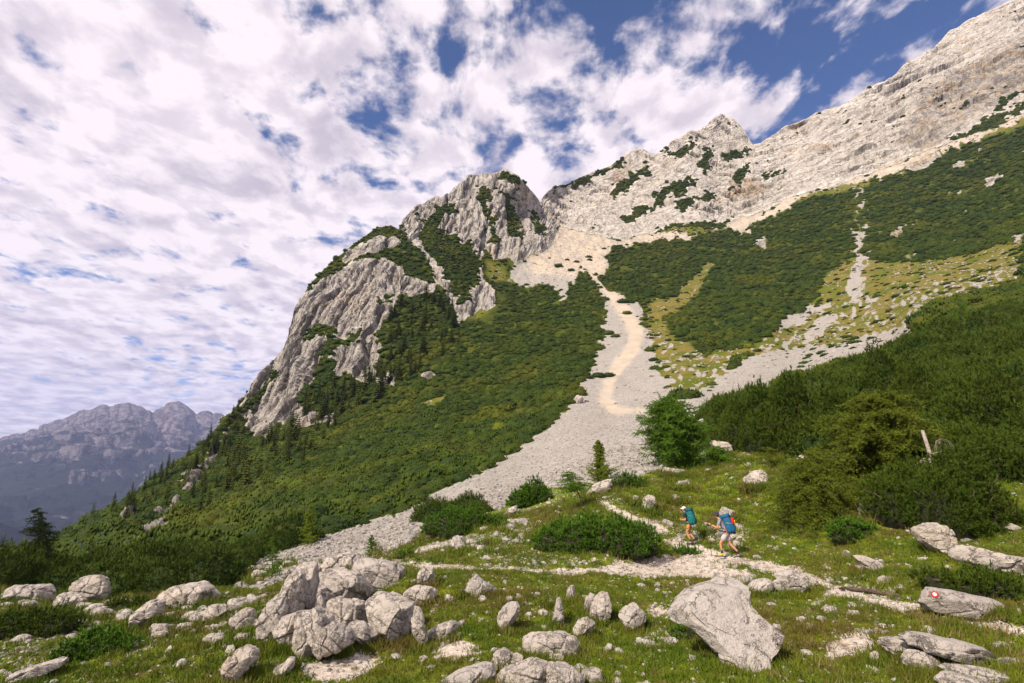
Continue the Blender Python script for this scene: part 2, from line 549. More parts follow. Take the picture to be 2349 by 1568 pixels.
SCREE = [
    [(1286, 518), (1330, 532), (1380, 547), (1430, 547), (1500, 535), (1580, 533), (1570, 548), (1480, 556), (1400, 566), (1396, 600), (1390, 622), (1362, 632), (1330, 620), (1318, 650), (1300, 672), (1292, 700), (1286, 690), (1290, 664), (1200, 660), (1165, 640), (1180, 605), (1215, 585),
     (1265, 568), (1278, 530)],
    [(1360, 622), (1372, 645), (1400, 660), (1440, 680), (1475, 712), (1492, 770), (1492, 820), (1520, 860), (1545, 905), (1580, 920), (1650, 922), (1650, 1080), (1480, 1100), (1420, 1120), (1340, 1110), (1262, 1118), (1180, 1130), (1160, 1165), (985, 1180), (965, 1240), (870, 1280), (800, 1300), (700, 1325), (620, 1348), (560, 1362), (528, 1352),
     (560, 1300), (620, 1270), (700, 1248), (780, 1214), (870, 1193), (960, 1152), (1030, 1118), (1090, 1085), (1160, 1050), (1240, 990), (1310, 938), (1330, 900), (1345, 868), (1352, 850), (1382, 780), (1388, 700), (1372, 660), (1350, 640)],
    [(1545, 925), (1620, 885), (1650, 865), (1730, 815), (1800, 800), (1860, 790), (1920, 800), (1985, 772), (2050, 755), (2125, 748), (2120, 770), (2050, 792), (1960, 815), (1900, 825), (1840, 860), (1800, 880), (1760, 915), (1700, 925), (1600, 935)],
    [(1396, 562), (1500, 538), (1580, 540), (1640, 530), (1700, 500), (1760, 486), (1800, 457), (1870, 437), (2000, 401), (2060, 374), (2130, 349), (2200, 324), (2280, 293), (2349, 255), (2600, 170), (2950, 40), (2950, 60), (2600, 190), (2349, 272), (2240, 322), (2130, 362), (2060, 398), (1960, 424), (1900, 433),
     (1840, 458), (1800, 486), (1750, 505), (1720, 530), (1650, 530), (1580, 547), (1480, 556)],
    [(1968, 520), (1976, 540), (1980, 600), (1972, 655), (1958, 690), (1938, 697), (1950, 640), (1962, 600)],
    [(1780, 740), (1860, 700), (1910, 690), (1900, 705), (1850, 730), (1790, 760)], [(1840, 770), (1900, 720), (1925, 722), (1880, 765), (1850, 785)],
    [(1735, 550), (1755, 545), (1765, 562), (1745, 575)], [(1700, 515), (1725, 510), (1720, 540), (1700, 535)],
]
SCREE_SPECK = [
    [(2090, 690), (2160, 660), (2230, 640), (2300, 610), (2349, 595), (2349, 625), (2280, 650), (2200, 680), (2110, 700)],
    [(1700, 815), (1760, 770), (1830, 720), (1960, 690), (2080, 660), (2250, 620), (2349, 590), (2349, 640), (2200, 690), (2090, 735), (2110, 770), (1900, 810), (1800, 850)],
    [(1480, 700), (1510, 760), (1560, 800), (1700, 820), (1650, 880), (1610, 910), (1540, 900), (1500, 850)], [(1955, 430), (1990, 430), (1996, 600), (1990, 700), (1925, 710), (1950, 600)], [(1955, 430), (1990, 430), (1988, 540), (1960, 540)],
]
GRASS_Y = [
    [(1860, 705), (1890, 640), (1950, 590), (2060, 600), (2200, 590), (2349, 545), (2349, 640), (2250, 680), (2130, 700), (2100, 740), (2120, 775), (2000, 815), (1850, 870), (1790, 870), (1830, 820), (1770, 810), (1690, 820), (1620, 905), (1540, 905), (1515, 850), (1490, 790), (1480, 700), (1510, 715), (1540, 770), (1620, 805), (1730, 795), (1790, 745)],
    [(1485, 690), (1540, 680), (1590, 640), (1625, 600), (1640, 605), (1600, 670), (1545, 725), (1500, 735)],
    [(1480, 545), (1560, 515), (1680, 500), (1640, 532), (1560, 540)], [(960, 930), (1010, 905), (1030, 905), (990, 935)], [(1075, 715), (1120, 690), (1125, 715), (1090, 735)],
    [(1110, 600), (1165, 605), (1160, 640), (1130, 650)], [(1810, 455), (1900, 435), (2000, 412), (1990, 430), (1880, 450), (1830, 465)],
    [(2100, 350), (2250, 290), (2349, 258), (2600, 180), (2600, 230), (2349, 290), (2200, 335), (2120, 365)],
]
# foreground meadow
MEADOW = [(-300, 1400), (0, 1345), (100, 1365), (240, 1365), (330, 1370), (430, 1345), (530, 1352), (600, 1352), (700, 1322), (800, 1298), (870, 1278), (960, 1238), (975, 1200), (1160, 1165), (1180, 1130), (1262, 1118),
          (1340, 1110), (1420, 1112), (1480, 1085), (1560, 1070), (1640, 1045), (1750, 1035), (1900, 1040), (2100, 1040), (2349, 1050), (3000, 1050), (3000, 1900), (-500, 1900), (-500, 1480)]
DIRT = [
    [(688, 1520), (730, 1502), (800, 1485), (835, 1488), (870, 1500), (862, 1530), (820, 1552), (760, 1560), (700, 1556)],
    [(270, 1500), (330, 1455), (390, 1425), (430, 1400), (470, 1410), (430, 1440), (380, 1475), (320, 1500), (285, 1512)],
    [(1335, 1310), (1400, 1290), (1500, 1275), (1600, 1272), (1680, 1300), (1725, 1318), (1600, 1322), (1500, 1325), (1420, 1316)],
    [(1515, 1236), (1560, 1238), (1640, 1262), (1740, 1283), (1830, 1300), (1860, 1335), (1790, 1328), (1700, 1298), (1600, 1280), (1540, 1262)],
    [(1540, 1215), (1530, 1235), (1490, 1222), (1440, 1195), (1490, 1198)],
    [(540, 1500), (600, 1470), (640, 1450), (620, 1480), (560, 1510)],
    [(1480, 1398), (1520, 1385), (1530, 1410), (1505, 1420)], [(1525, 1450), (1570, 1430), (1560, 1460), (1540, 1475)],
    [(1000, 1455), (1080, 1470), (1100, 1500), (1010, 1520), (985, 1490)],
    [(1890, 1480), (1960, 1450), (2020, 1470), (1960, 1500), (1900, 1510)],
]
PATHS = [
    [(860, 1288, 5), (940, 1296, 6), (1010, 1298, 4), (1100, 1303, 4), (1180, 1306, 4), (1260, 1309, 5), (1340, 1311, 7)],
    [(1720, 1318, 7), (1660, 1318, 8), (1600, 1316, 10)],
    [(1380, 1150, 6), (1410, 1172, 9), (1460, 1196, 10), (1500, 1205, 12)],
    [(1860, 1335, 14), (1940, 1360, 12), (2040, 1385, 12), (2140, 1400, 11), (2230, 1425, 12), (2349, 1450, 12), (2600, 1480, 12), (2950, 1530, 12)],
    [(1900, 1362, 7), (1860, 1390, 4), (1850, 1420, 5)],
    [(1180, 1190, 9), (1100, 1215, 12), (1000, 1250, 8), (900, 1290, 5)],
]


def anyp(polys, x=WX, y=WY):
    r = np.zeros(x.shape, bool)
    for p in polys:
        r |= inpoly(x, y, p)
    return r


meadow = anyp([MEADOW], PX + warp1 * 5, PY + warp2 * 5)
rock = anyp(ROCK)
fine3 = fbm(np.stack([PX / 22, PY / 22, PX * 0 + 4.4], -1), 5, 0.75)
veg = anyp(VEG_ON_ROCK, PX + warp1 * 12 + fine3 * 34, PY + warp2 * 12 + fine1 * 26)
scree = anyp(SCREE, PX + warp1 * 22 + fine1 * 20, PY + warp2 * 16 + fine2 * 14) & ~meadow
speckz = anyp(SCREE_SPECK) & ~meadow
yel = anyp(GRASS_Y) & ~rock
def raw0(px, py):
    return pt(np.array([float(px)]), np.array([float(py)]), dist_at([px], [py]))[0]


def strata(P, L, s_long, s_short, seed):
    L = np.array(L, float)
    L /= np.linalg.norm(L)
    a = np.cross(L, [0.2, 0.9, 0.35])
    a /= np.linalg.norm(a)
    b = np.cross(L, a)
    q = np.stack([P @ L / s_long, P @ a / s_short, P @ b / s_short + seed], -1)
    return q


# ledges with turf on the walls
led = fbm(P0 / np.array([34.0, 34.0, 11.0]), 5, 0.6)
ledge = rock & (led > 0.42) & (PX < 1300)
ledge2 = rock & (led > 0.50) & (PX >= 1300) & (PX < 2250)
_Le = raw0(2250, 180) - raw0(1800, 400)
_Le /= np.linalg.norm(_Le)
led3 = fbm(strata(P0, tuple(_Le), 26, 4.5, 2.0), 5, .6)
ledge2 |= rock & (PX > 1262) & (led3 > .40) & (fbm(P0 / 90.0, 2) > -.12)
veg &= rock
rockm = rock & ~(veg | ledge | ledge2)
scree &= ~rockm
sp = fbm(np.stack([PX / 16, PY / 7, PX * 0], -1), 4, 0.65)
scree2 = speckz & ~scree & (sp > 0.08)
# stray stone bands in the right slope pine
spk = fbm(np.stack([(PX + PY) / 46, (PY + PX * .25) / 12, PX * 0 + 7], -1), 4, 0.6)
stray = (~meadow) & (~rock) & (PX > 1980) & (PY > 330) & (PY < 620) & (spk > 0.33)
scree_m = scree | scree2 | stray
path = np.zeros(PX.shape, bool)
pwx, pwy = PX + fine1 * 9 + warp1 * 3, PY + fine2 * 6 + warp2 * 2
for L in PATHS:
    path |= near_line(pwx, pwy, L)
fine4 = fbm(np.stack([PX / 9, PY / 6, PX * 0 + 8.8], -1), 3, 0.7)
path |= anyp(DIRT, PX + fine1 * 30, PY + fine2 * 16) & (fine4 > -.42)
soil = (fbm(np.stack([(PX + PY * .3) / 55, PY / 24, PX * 0 + 12.7], -1), 5, .68) > .30) & (PY > 1180) & ~inpoly(PX, PY, [(1500, 1540), (2100, 1480), (2100, 1700), (1400, 1700)]) & ~inpoly(PX, PY, [(200, 1540), (480, 1470), (480, 1700), (200, 1700)])
path |= soil
path &= meadow
TRACK = [[(1345, 590, 5), (1372, 640, 7), (1400, 672, 10), (1432, 712, 12), (1462, 762, 16), (1452, 800, 14), (1418, 840, 14), (1395, 880, 12), (1385, 920, 11), (1410, 940, 9), (1480, 945, 5)],
         [(1270, 530, 18), (1320, 570, 34), (1340, 610, 30), (1330, 640, 12)], [(1240, 560, 8), (1250, 600, 10), (1225, 640, 6)]]
warm = np.zeros(PX.shape, bool)
for L in TRACK:
    warm |= near_line(WX, WY, L)
warm |= inpoly(WX, WY, [(1240, 500), (1500, 500), (2349, 200), (2349, 300), (1900, 460), (1700, 560), (1400, 600), (1380, 640), (1290, 640), (1200, 620)])
warm &= scree_m
trackm = np.zeros(PX.shape, bool)
for L in TRACK[:1]:
    trackm |= near_line(WX, WY, L)
trackm &= scree_m
stain = inpoly(WX, WY, [(2040, 330), (2120, 215), (2230, 150), (2349, 85), (2600, 0), (2600, 110), (2349, 195), (2250, 255), (2130, 335)]) & rock

steepk = rockm.astype(float)


def blur(a, n=1):
    for _ in range(n):
        a = (np.roll(a, 1, 0) + a + np.roll(a, -1, 0)) / 3
        a = (np.roll(a, 1, 1) + a + np.roll(a, -1, 1)) / 3
    return a


rk = blur(rockm.astype(float), 2)
md = blur(meadow.astype(float), 6)
scf = blur(scree_m.astype(float), 3)


def raw(px, py):
    return pt(np.array([float(px)]), np.array([float(py)]), dist_at([px], [py]))[0]


def tangent(p, q):
    """bedding direction, taken along the wall between two places on it"""
    v = raw(*q) - raw(*p)
    return v / np.linalg.norm(v)


L_CRAG = tangent((700, 900), (815, 690))
L_PEAK = tangent((1080, 640), (1130, 470))
L_MID = tangent((1330, 400), (1560, 470))
L_EAST = tangent((1800, 400), (2250, 180))
NOR = N0


def bands(P, L, nrm, step, seed, wobs=.9):
    """uneven parallel beds: stepped relief with joints between"""
    nb_ = np.cross(np.broadcast_to(L, nrm.shape), nrm)
    nb_ = nb_.reshape(-1, 3).mean(0)
    nb_ /= np.linalg.norm(nb_)
    v = P @ nb_ / step + fbm(P / (step * 5.0) + seed, 3, .5) * wobs + fbm(P / (step * .8) + seed, 2, .5) * .15
    k = np.floor(v)
    fr_ = v - k
    seg = np.floor(P @ L / (step * 5.5) + np.sin(k * 7.7 + seed) * 5 + fbm(P / (step * 2.0), 2) * .7)
    h0 = np.sin(k * 12.9898 + seg * 78.233 + seed) * 43758.5453
    h0 = h0 - np.floor(h0)
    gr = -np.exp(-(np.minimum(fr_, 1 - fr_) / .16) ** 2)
    return (h0 - .5) + (fr_ - .5) * .5, gr


JO = []


def wall(L, sel, s1, s2, s3, seed):
    m = blur_f(sel)
    nr = N0[sel]
    a1, g1 = bands(P0, L, nr, s1, seed)
    a2, g2 = bands(P0, L, nr, s2, seed + 3)
    a3, g3 = bands(P0, L, nr, s3, seed + 6)
    seln = np.clip(1 + g2 * 0, 0, 1)
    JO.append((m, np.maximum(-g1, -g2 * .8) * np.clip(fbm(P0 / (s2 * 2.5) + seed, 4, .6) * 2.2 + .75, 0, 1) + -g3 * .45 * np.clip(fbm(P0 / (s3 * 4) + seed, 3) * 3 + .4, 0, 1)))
    return m, a1 * s1 * .34 + g1 * s1 * .13 + a2 * s2 * .40 + g2 * s2 * .26 + a3 * s3 * .42 + g3 * s3 * .30


def blur_f(sel):
    return blur(sel.astype(float), 12)


selA = rock & (PX < 1000)
selP = rock & (PX >= 1000) & (PX < 1262)
selM = rock & (PX >= 1262) & (PX < 1690)
selE = rock & (PX >= 1690)
num, den_w = 0.0, 1e-6
for L_, sel_, sc_, sd_ in ((L_CRAG, selA, (13, 5.0, 2.2), 1.0), (L_PEAK, selP, (17, 6.5, 2.8), 2.0), (L_MID, selM, (16, 6.5, 2.8), 3.0), (L_EAST, selE, (17, 6.5, 2.8), 4.0)):
    m_, d__ = wall(L_, sel_, *sc_, sd_)
    num = num + m_ * d__
    den_w = den_w + m_
lay = num / den_w
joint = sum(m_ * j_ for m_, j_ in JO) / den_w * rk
butt = fbm(P0 / np.array([38., 60., 70.]), 4, 0.55, ridged=True)
butt2 = fbm(P0 / np.array([14., 20., 24.]) + 5, 5, 0.62, ridged=True)
blocks = fbm(P0 / 5.0, 4, 0.65, ridged=True)
edgek = np.clip((blur(rockm.astype(float), 14) - 0.5) * 2.2, 0, 1)
slabs = np.where(PX > 1262, np.clip(.68 + fbm(P0 / 75.0 + 3, 3) * 1.8, .32, 1.25), 1.0)
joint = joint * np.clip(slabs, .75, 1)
disp = rk * (lay * slabs * np.where(PX > 1262, .85, 1.0) * (.35 + .65 * edgek) + (butt - 0.35) * 9.0 * edgek * np.clip((PX - 850) / 120, 0.25, 1) * np.where(PX > 1240, .8, 1) + (butt2 - .3) * 2.2 * edgek * np.where(PX > 1262, .35, 1) + (blocks - 0.2) * .7)
hill = fbm(P0 / 28.0, 4, 0.5)
disp += (1 - rk) * (1 - md) * (hill * 1.6 * np.clip(YY / 200, 0.15, 1.4) * (1 - 0.5 * scf))
disp += scf * (1 - md) * (fbm(P0 / 3.0, 3, 0.6) * 0.25 + np.clip((YY - 250) / 200, 0, 1) * fbm(P0 / np.array([7., 22., 22.]), 5, .6, ridged=True) * 2.2)
hum = fbm(P0 / 2.6, 4, 0.55) * 0.17 + np.abs(fbm(P0 / 0.8 + 3, 3, 0.55)) * 0.07
pth = blur(path.astype(float), 3)
disp += md * (hum * (1 - 0.7 * pth) - 0.05 * pth)
P1 = P0 + N0 * disp[..., None]
# close the far side: the land falls away behind the skyline
back = []
for k, (dy_, dzz) in enumerate(((6, -1), (22, -10), (60, -45), (140, -140), (260, -320))):
    s = np.clip(YY[0] / 400.0, 0.15, 2)[:, None]
    back.append(P1[0] + np.array([0, dy_, dzz]) * s)
back = np.stack(back[::-1], 0)
NB = len(back)
PF = np.concatenate([back, P1], 0)


def padr(a):
    return np.concatenate([np.repeat(a[:1], NB, 0), a], 0)


cov = np.stack([blur(rockm.astype(float), 1), blur(scree_m.astype(float), 1), blur(path.astype(float), 1)], -1)
pine_zone = (~meadow) & (~rockm) & (~scree_m) & (~yel)
cov2 = np.stack([blur(warm.astype(float), 2), blur(yel.astype(float), 2), blur(pine_zone.astype(float), 1)], -1)
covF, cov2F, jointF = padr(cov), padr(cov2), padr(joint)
trackF, stainF = padr(blur(trackm.astype(float), 2)), padr(blur(stain.astype(float), 8))

# --- material of the land
def land_material(name, dirs, bright=1.0, dirt=1.0):
  mland, t, b = new_mat(name)
  geo = t.node('ShaderNodeNewGeometry')
  pos = geo.outputs['Position']
  a1 = t.node('ShaderNodeAttribute', attribute_name='cover')
  a2 = t.node('ShaderNodeAttribute', attribute_name='cover2')
  s1 = t.node('ShaderNodeSeparateColor', i_0=a1.outputs['Color'])
  s2 = t.node('ShaderNodeSeparateColor', i_0=a2.outputs['Color'])
  # distances drive nothing: every pattern is sized in metres
  n30 = t.noise(pos, 0.035, 5, 0.6)
  n5 = t.noise(pos, 0.25, 5, 0.6)
  n1 = t.noise(pos, 1.4, 5, 0.65)
  n01 = t.noise(pos, 9.0, 4, 0.65)
  # meadow / grass
  g = t.mix(t.ramp(n1, .35, .65), (0.085, 0.130, 0.007), (0.165, 0.190, 0.012))
  g = t.mix(t.ramp(n01, .45, .75), g, (0.036, 0.060, 0.006))
  g = t.mix(t.ramp(t.noise(pos, 0.55, 5, .7), .52, .68), g, (0.105, 0.078, 0.024))
  yg = t.mix(t.ramp(n5, .35, .65), (0.125, 0.120, 0.022), (0.185, 0.135, 0.042))
  yg = t.mix(t.ramp(t.noise(pos, .09, 6, .7), .42, .62), yg, (0.085, 0.105, 0.012))
  g = t.mix(s2.outputs[1], g, yg)
  pz = t.mix(t.ramp(t.noise(pos, .05, 5, .65), .45, .65), (0.018, 0.028, 0.006), (0.070, 0.080, 0.012))
  g = t.mix(s2.outputs[2], g, pz)
  # rock: pale limestone, grey water streaks, ochre and pink stains, joints dark with lichen and painted-in shade
  posw = t.vmath('ADD', pos, t.vmath('SCALE', t.vmath('SUBTRACT', t.noise(pos, .02, 3, .5, out=1), (.5, .5, .5)), 28.0))
  def along(Ld, sl, ss):
    L_ = Vector(Ld).normalized()
    A_ = L_.cross(Vector((0.2, 0.9, 0.35))).normalized()
    B_ = L_.cross(A_)
    return t.node('ShaderNodeCombineXYZ', i_0=t.vmath('DOT_PRODUCT', posw, tuple(L_ / sl), out='Value'), i_1=t.vmath('DOT_PRODUCT', posw, tuple(A_ / ss), out='Value'),
                  i_2=t.vmath('DOT_PRODUCT', posw, tuple(B_ / ss), out='Value')).outputs[0]
  lst = along(dirs[0], 30.0, 2.6)
  lst2 = along(dirs[-1], 40.0, 3.0)
  st = t.noise(along((0.1, .5, 1), 30, 5), 1.0, 6, 0.62, 0.4)
  def joints(v, sc, wd):
    vv = t.vmath('ADD', v, t.vmath('SCALE', t.noise(pos, .25, 4, .6, out=1), .9))
    return t.ramp(t.vor(vv, sc, 'DISTANCE_TO_EDGE'), 0.0, wd, 1.0, 0.0)
  brk = t.ramp(t.noise(pos, .12, 5, .7), .38, .62)
  jA = t.math('MULTIPLY', joints(lst, .34, .09), brk)
  jB = t.math('MULTIPLY', joints(lst2, .8, .11), t.ramp(t.noise(pos, .3, 5, .7), .40, .6))
  rc = t.mix(t.ramp(n30, .35, .65), tuple(k * bright for k in (0.66, 0.605, 0.54)), tuple(k * bright for k in (0.74, 0.69, 0.64)))
  rc = t.mix(t.math('MULTIPLY', t.ramp(n5, .45, .75), dirt), rc, (0.54, 0.50, 0.47))
  rc = t.mix(t.ramp(t.noise(pos, .018, 5, .65), .55, .72), rc, (0.58, 0.44, 0.30))
  rc = t.mix(t.math('MULTIPLY', t.ramp(st, .54, .70), .45 * dirt), rc, (0.20, 0.185, 0.18))
  rc = t.mix(t.math('MULTIPLY', jA, .62 * dirt), rc, (0.13, 0.12, 0.115))
  rc = t.mix(t.math('MULTIPLY', jB, .42), rc, (0.17, 0.155, 0.145))
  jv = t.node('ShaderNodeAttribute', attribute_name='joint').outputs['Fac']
  rc = t.mix(t.math('MULTIPLY', t.ramp(jv, .35, 1.0), .70), rc, (0.14, 0.125, 0.115))  # darkens grooves in the colour where the bedding steps cast no shadow
  sn = t.node('ShaderNodeAttribute', attribute_name='stain').outputs['Fac']
  rc = t.mix(t.math('MULTIPLY', sn, t.ramp(st, .40, .60, .35, .85)), rc, t.mix(t.ramp(t.noise(pos, .05, 5, .7), .45, .6), (0.26, 0.235, 0.22), (0.46, 0.33, 0.20)))
  tuft = t.ramp(t.noise(t.mapping(pos, scale=(.22, .22, .5)), 1.0, 6, .7), .64, .67)
  rc = t.mix(t.math('MULTIPLY', tuft, .8), rc, (0.075, 0.095, 0.020))
  # scree: grey pale gravel
  stone_d = t.vor(pos, 3.6, 'F1', 0)
  stone_c = t.node('ShaderNodeTexVoronoi', i_Vector=pos, i_Scale=3.6).outputs['Color']
  scs = t.node('ShaderNodeSeparateColor', i_0=stone_c).outputs[0]
  sc1 = t.mix(scs, (0.235, 0.22, 0.205), (0.40, 0.375, 0.35))
  sc1 = t.mix(t.ramp(n5, .45, .7), sc1, (0.28, 0.26, 0.245))
  sc1 = t.mix(t.math('MULTIPLY', t.ramp(t.noise(t.mapping(pos, scale=(.35, .12, .12)), 1.0, 6, .7), .54, .66), .45), sc1, (0.25, 0.215, 0.19))
  wm = t.mix(t.ramp(n5, .3, .7), (0.54, 0.47, 0.39), (0.45, 0.36, 0.27))
  sc1 = t.mix(t.math('MULTIPLY', s2.outputs[0], t.ramp(t.noise(pos, .10, 6, .7), .30, .62, .25, .95)), sc1, wm)
  nz_t = t.noise(pos, .45, 6, .7)
  tk = t.node('ShaderNodeAttribute', attribute_name='track').outputs['Fac']
  sc1 = t.mix(t.math('MULTIPLY', tk, t.ramp(nz_t,   .35, .6, .20, .60)), sc1, t.mix(t.ramp(n1, .35, .65), (0.50, 0.43, 0.35), (0.43, 0.36, 0.28)))
  # path: trodden pinkish gravel
  pebble = t.node('ShaderNodeSeparateColor', i_0=t.node('ShaderNodeTexVoronoi', i_Vector=pos, i_Scale=14.0).outputs['Color']).outputs[0]
  pc = t.mix(pebble, (0.42, 0.355, 0.30), (0.62, 0.55, 0.485))
  pc = t.mix(t.ramp(t.noise(pos, 1.1, 5, .7), .52, .66), pc, (0.20, 0.14, 0.08))


  def edge(mask, nz, amt=0.55):
      m2 = t.math('ADD', mask, t.math('MULTIPLY', t.math('SUBTRACT', nz, .5), amt * 2))
      return t.ramp(m2, .44, .56)


  nz_e = t.noise(pos, 2.0, 6, .75)
  nz_f = t.noise(pos, .30, 6, .75)
  mrock = edge(s1.outputs[0], nz_f, .45)
  mscree = edge(s1.outputs[1], nz_f, .8)
  mpath = edge(s1.outputs[2], nz_e, 1.1)
  col = t.mix(mscree, g, sc1)
  col = t.mix(mpath, col, pc)
  col = t.mix(mrock, col, rc)
  t.put(b.inputs['Base Color'], col)
  b.inputs['Roughness'].default_value = 0.95
  b.inputs['Specular IOR Level'].default_value = 0.05
  # relief
  h_rock = t.math('ADD', t.math('MULTIPLY', t.noise(lst, 1.6, 8, .72), 2.4), t.math('MULTIPLY', t.noise(pos, .45, 7, .72), .8))
  h_rock = t.math('SUBTRACT', h_rock, t.math('ADD', t.math('MULTIPLY', jA, 1.1), t.math('MULTIPLY', jB, .6)))
  b1 = t.bump(t.math('MULTIPLY', h_rock, s1.outputs[0]), 1.0, 2.0)
  h_sc = t.math('MULTIPLY', t.math('SUBTRACT', 1.0, stone_d), t.math('MAXIMUM', s1.outputs[1], 0.0))
  b2 = t.bump(h_sc, 0.6, .20, b1)
  h_g = t.math('ADD', t.math('MULTIPLY', n01, .6), t.math('MULTIPLY', t.noise(pos, 30, 4, .7), .4))
  b3 = t.bump(h_g, 0.7, .07, b2)
  t.put(b.inputs['Normal'], b3)

  return mland


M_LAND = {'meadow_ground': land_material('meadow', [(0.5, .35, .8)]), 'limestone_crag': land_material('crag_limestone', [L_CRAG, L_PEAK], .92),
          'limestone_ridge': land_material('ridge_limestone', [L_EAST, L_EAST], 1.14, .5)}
M_LAND['scree_and_pine_slope'] = M_LAND['limestone_crag']

# --- split into the pieces of the place
fr = lambda a: a[:-1, :-1]
PXF, PYF = padr(PX), padr(PY)
MEF = padr(meadow.astype(float)) > .5
fx, fy, fm = fr(PXF), fr(PYF), fr(MEF)
crag_line = [(500, 1100), (500, 300), (1240, 300), (1240, 452), (1285, 530), (1262, 572), (1200, 610), (1140, 700), (1050, 760), (870, 880), (780, 960), (700, 990), (600, 1012)]
crag = inpoly(fx, fy, crag_line) & ~fm
ridge = (fx > 1200) & ~crag & ~fm & inpoly(fx, fy, [(1200, 200), (3000, -600), (3000, 60), (2349, 262), (2000, 405), (1870, 440), (1700, 505), (1640, 530), (1500, 540), (1380, 550), (1290, 525), (1262, 572), (1200, 560)])
rowi = np.broadcast_to(np.arange(PF.shape[0] - 1)[:, None], fx.shape)
backf = rowi < NB
crag |= backf & (fx > 545) & (fx < 1240)
ridge |= backf & (fx >= 1240)
ridge &= ~crag
slope = ~(fm | crag | ridge)
for nm, mk in (('meadow_ground', fm), ('scree_and_pine_slope', slope), ('limestone_crag', crag), ('limestone_ridge', ridge)):
    me, used = mesh_from_grid(nm, PF, mk)
    if nm.startswith('limestone'):
        me.polygons.foreach_set('use_smooth', np.zeros(len(me.polygons), bool))
    add_col(me, 'cover', covF.reshape(-1, 3)[used])
    for an_, arr_ in (('track', trackF), ('stain', stainF)):
        aj = me.attributes.new(an_, 'FLOAT', 'POINT')
        aj.data.foreach_set('value', arr_.ravel()[used].astype(np.float32))
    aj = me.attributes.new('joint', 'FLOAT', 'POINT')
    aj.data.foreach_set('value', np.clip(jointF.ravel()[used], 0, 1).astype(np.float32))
    add_col(me, 'cover2', cov2F.reshape(-1, 3)[used])
    link(nm, me, M_LAND[nm], kind='structure')


def ground_at(px, py):
    """point on the land seen at a picture position, and its normal"""
    u = np.clip((np.asarray(px, float) - U0) / DU, 0, NC - 1.001)
    i = np.floor(u).astype(int)
    fu = u - i
    tp = top[i] * (1 - fu) + top[i + 1] * fu
    v = np.clip((np.asarray(py, float) - tp) / (BOT - tp) * (NR - 1), 0, NR - 1.001)
    j = np.floor(v).astype(int)
    fv = v - j
    g = lambda A: (A[j, i] * ((1 - fu) * (1 - fv))[..., None] + A[j, i + 1] * (fu * (1 - fv))[..., None] + A[j + 1, i] * ((1 - fu) * fv)[..., None] + A[j + 1, i + 1] * (fu * fv)[..., None])
    return g(P1), g(N0)


def G(px, py):
    p, n = ground_at(np.array([px]), np.array([py]))
    return Vector(p[0])


# ------------------------------------------------------------------ far mountains
FSKY = [(-400, 1130), (-150, 1062), (0, 1020), (60, 998), (100, 985), (160, 968), (190, 955), (215, 952), (235, 940), (250, 944), (270, 936), (290, 933), (312, 938), (325, 942), (345, 956), (358, 952), (372, 946), (390, 934), (402, 930), (418, 932), (430, 941), (440, 962), (455, 958), (480, 955), (500, 957),
        (520, 965), (560, 985), (620, 1000), (760, 1040)]
fx_ = np.arange(-400, 760, 3.0)
ftop = np.interp(fx_, [p[0] for p in FSKY], [p[1] for p in FSKY])
ftop -= (fbm(np.stack([fx_ / 34.0, fx_ * 0 + 8, fx_ * 0], -1), 5, .62, ridged=True) - .3) * 9
FN = 150
ft = np.linspace(0, 1, FN)
FPX_ = np.broadcast_to(fx_[None], (FN, len(fx_)))
FPY_ = ftop[None] + (1480 - ftop[None]) * ft[:, None]
spur = fbm(np.stack([FPX_ / 150 + FPY_ / 400, FPY_ / 700, FPX_ * 0], -1), 3, .5, ridged=True)
FY = 5600 - 3300 * ft[:, None] ** 0.9 + (FPX_ - 300) * 1.2 - spur * 420 * np.sin(ft[:, None] * math.pi * .5 + .25)
FP = pt(FPX_, FPY_, FY)
fn = fbm(FP / np.array([420., 900., 700.]), 6, .58, ridged=True)
fn2 = fbm(FP / 140.0, 4, .6, ridged=True)
fn3 = fbm(FP / np.array([110., 160., 420.]) + 4, 5, .6, ridged=True)
FP = FP + grid_normals(FP) * ((fn * 240 + fn2 * 60 + fn3 * 110) * np.clip(ft[:, None] * 5, .16, 1))[..., None]
bk = np.stack([FP[0] + np.array([0, 700, -500]), FP[0] + np.array([0, 150, -60])], 0)
FP = np.concatenate([bk, FP], 0)
me, used = mesh_from_grid('far_mountains', FP)
mfar, t, b = new_mat('far_mountain')
geo = t.node('ShaderNodeNewGeometry')
pos = geo.outputs['Position']
zz = t.node('ShaderNodeSeparateXYZ', i_0=pos).outputs[2]
nn = t.noise(t.mapping(pos, scale=(1, 1, .6)), .0034, 10, .72)
lowf = t.ramp(zz, -450.0, 560.0, .16, -.10)
forest = t.ramp(t.math('ADD', nn, lowf), .50, .54)
rcol = t.mix(t.ramp(t.noise(t.mapping(pos, scale=(1, 1, .35)), .018, 8, .75), .42, .60), (0.075, 0.065, 0.075), (0.27, 0.23, 0.24))
t.put(b.inputs['Base Color'], t.mix(forest, rcol, (0.016, 0.024, 0.022)))
t.put(b.inputs['Normal'], t.bump(t.noise(pos, .02, 7, .7), 1.0, 60.0))
link('far_mountains', me, mfar, kind='structure')

